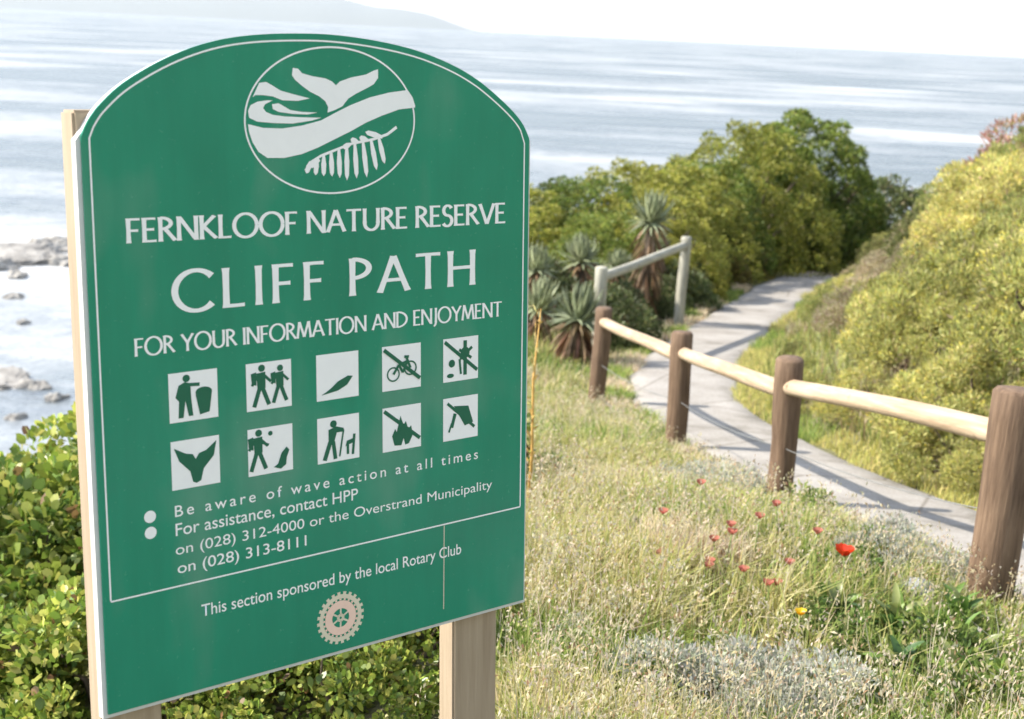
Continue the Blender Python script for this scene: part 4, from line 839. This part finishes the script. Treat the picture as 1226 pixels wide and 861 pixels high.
# flowers
def flower(name, x, y, h, r_, col, pet, lab, cat, seed, group=None):
    r = np.random.RandomState(seed); o = empty(name, (x, y, grd(x, y))); tag(o, lab, cat, group)
    lx, ly = r.uniform(-.03, .03, 2); V, F = tube([(0, 0, -.02), (lx * .4, ly * .4, h * .5), (lx, ly, h)], [.0028, .0024, .002], 6)
    link('stem', quad_tri_mesh('stem', V, F), M_STEM, o)
    for k_ in range(pet):
        az = k_ * 6.2832 / pet; V, F, Cc = [], [], []
        for a1 in range(5):
            t = a1 / 4; wv = r_ * .75 * math.sin(math.pi * (.12 + .72 * t)); rad = r_ * t; z = r_ * (1.35 * t - .3 * t * t) * r.uniform(.9, 1.1)
            for s2 in (-1, 0, 1):
                V.append((lx + math.cos(az) * rad - math.sin(az) * wv * s2, ly + math.sin(az) * rad + math.cos(az) * wv * s2, h + z + .12 * r_ * abs(s2))); Cc.append(np.array(col) * r.uniform(.85, 1.1))
            if a1: b_ = (a1 - 1) * 3; F += [(b_, b_ + 1, b_ + 4, b_ + 3), (b_ + 1, b_ + 2, b_ + 5, b_ + 4)]
        link('petal', fast_mesh('petal', V, F, np.array(Cc), True), M_PETAL, o)
    bm = bmesh.new(); bmesh.ops.create_icosphere(bm, subdivisions=1, radius=r_ * .22); me = bpy.data.meshes.new('flower_centre'); bm.to_mesh(me); bm.free()
    c_ = link('flower_centre', me, M_STEM, o); c_.location = (lx, ly, h + r_ * .15)
M_STEM = plain('green_stem', (.17, .22, .06), .6, .3, .15)
def head(x, y, z): return x, y, z - grd(x, y)
fx = head(1.064, 4.1, .165); flower('red_flower', *fx, .029, (.72, .045, .02), 6, 'bright red flower in the grass before the nearest rail', 'flower', 1)
for i, (p_, lab) in enumerate([((.717, 4.3, .137), 'dull red flower, uppermost of the left cluster'), ((.75, 4.32, .155), 'dull red flower touching the uppermost one on its right'), ((.70, 4.27, .105), 'dull red flower just under the uppermost one'), ((.621, 4.1, .09), 'dull red flower, leftmost in the grass'), ((.648, 4.12, .085), 'dull red flower touching the leftmost one'), ((.725, 4.1, .085), 'pinkish red flower in the middle of the cluster'), ((.826, 4.0, .075), 'dull red flower lowest of the cluster'), ((.852, 4.02, .07), 'dull red flower right of the lowest one'), ((.832, 4.4, .15), 'small red flower near the grey bushy plant'), ((.95, 4.55, .14), 'small red flower between cluster and brightest flower'), ((.90, 4.15, .08), 'dull red flower below and left of the brightest flower'), ((.56, 4.5, .12), 'dull red flower alone at the upper left of the cluster'), ((.70, 4.7, .16), 'faint red flower highest toward the path'), ((.50, 4.2, .07), 'faint red flower nearest to the sign'), ((1.0, 4.35, .12), 'small red flower just left of the brightest flower')]):
    flower('dull_red_flower', *head(p_[0], p_[1], p_[2] + .025), .0165, (.50, .18, .13), 5, lab, 'flower', 10 + i, 'dull red flowers in the grass')
flower('yellow_flower', *head(.837, 3.7, .14), .016, (.85, .55, .03), 7, 'small yellow flower above the silvery plants', 'flower', 30)

# orange dry stalk beside the sign edge
V, F = tube([(0, 0, -.05), (.01, 0, .3), (.0, .01, .6), (.015, 0, .88)], [.007, .006, .005, .002], 7)
st = empty('orange_stalk', (.085, 5.2, grd(.085, 5.2))); tag(st, 'tall thin orange dry stalk beside the right edge of the sign', 'stalk')
link('stem', quad_tri_mesh('stem', V, F), plain('orange_dry_stem', (.55, .33, .10), .8, .2, .2), st)
P = np.array([(.0, 0, z) for z in np.linspace(.25, .88, 40)]); r_ = np.random.RandomState(8); V, F, Cc = leaf_quads(r_, P, r_.normal(size=(40, 3)) * .5 + np.array([0, 0, .9]), .05, .009, colours(r_, 40, [((.55, .36, .12), 3), ((.5, .42, .16), 2)]))
link('dry_leaves', fast_mesh('dry_leaves', V, F, Cc), M_LEAF, st)

# stones
for i, (x, y, sx, sy, sz, m_, lab) in enumerate([(.22, 7.05, .16, .12, .06, M_STONE, 'pale flat stone nearest the sign in the grass edging'), (.42, 7.35, .17, .12, .06, M_STONE, 'pale flat stone in the middle of the grass edging'), (.60, 7.7, .16, .13, .055, M_STONE, 'pale flat stone nearest the path in the grass edging'), (1.36, 4.32, .10, .08, .07, M_GREYROCK, 'blue-grey stone among plants by the nearest fence post'), (.80, 3.52, .05, .04, .035, M_STONE, 'small brownish stone between the silvery plants')]):
    o = link('stone', rock_mesh('stone', 70 + i, sx, sy, sz), m_); o.location = (x, y, grd(x, y) + sz * .35); o.rotation_euler = (0, 0, .9 + i * .2); tag(o, lab, 'stone')
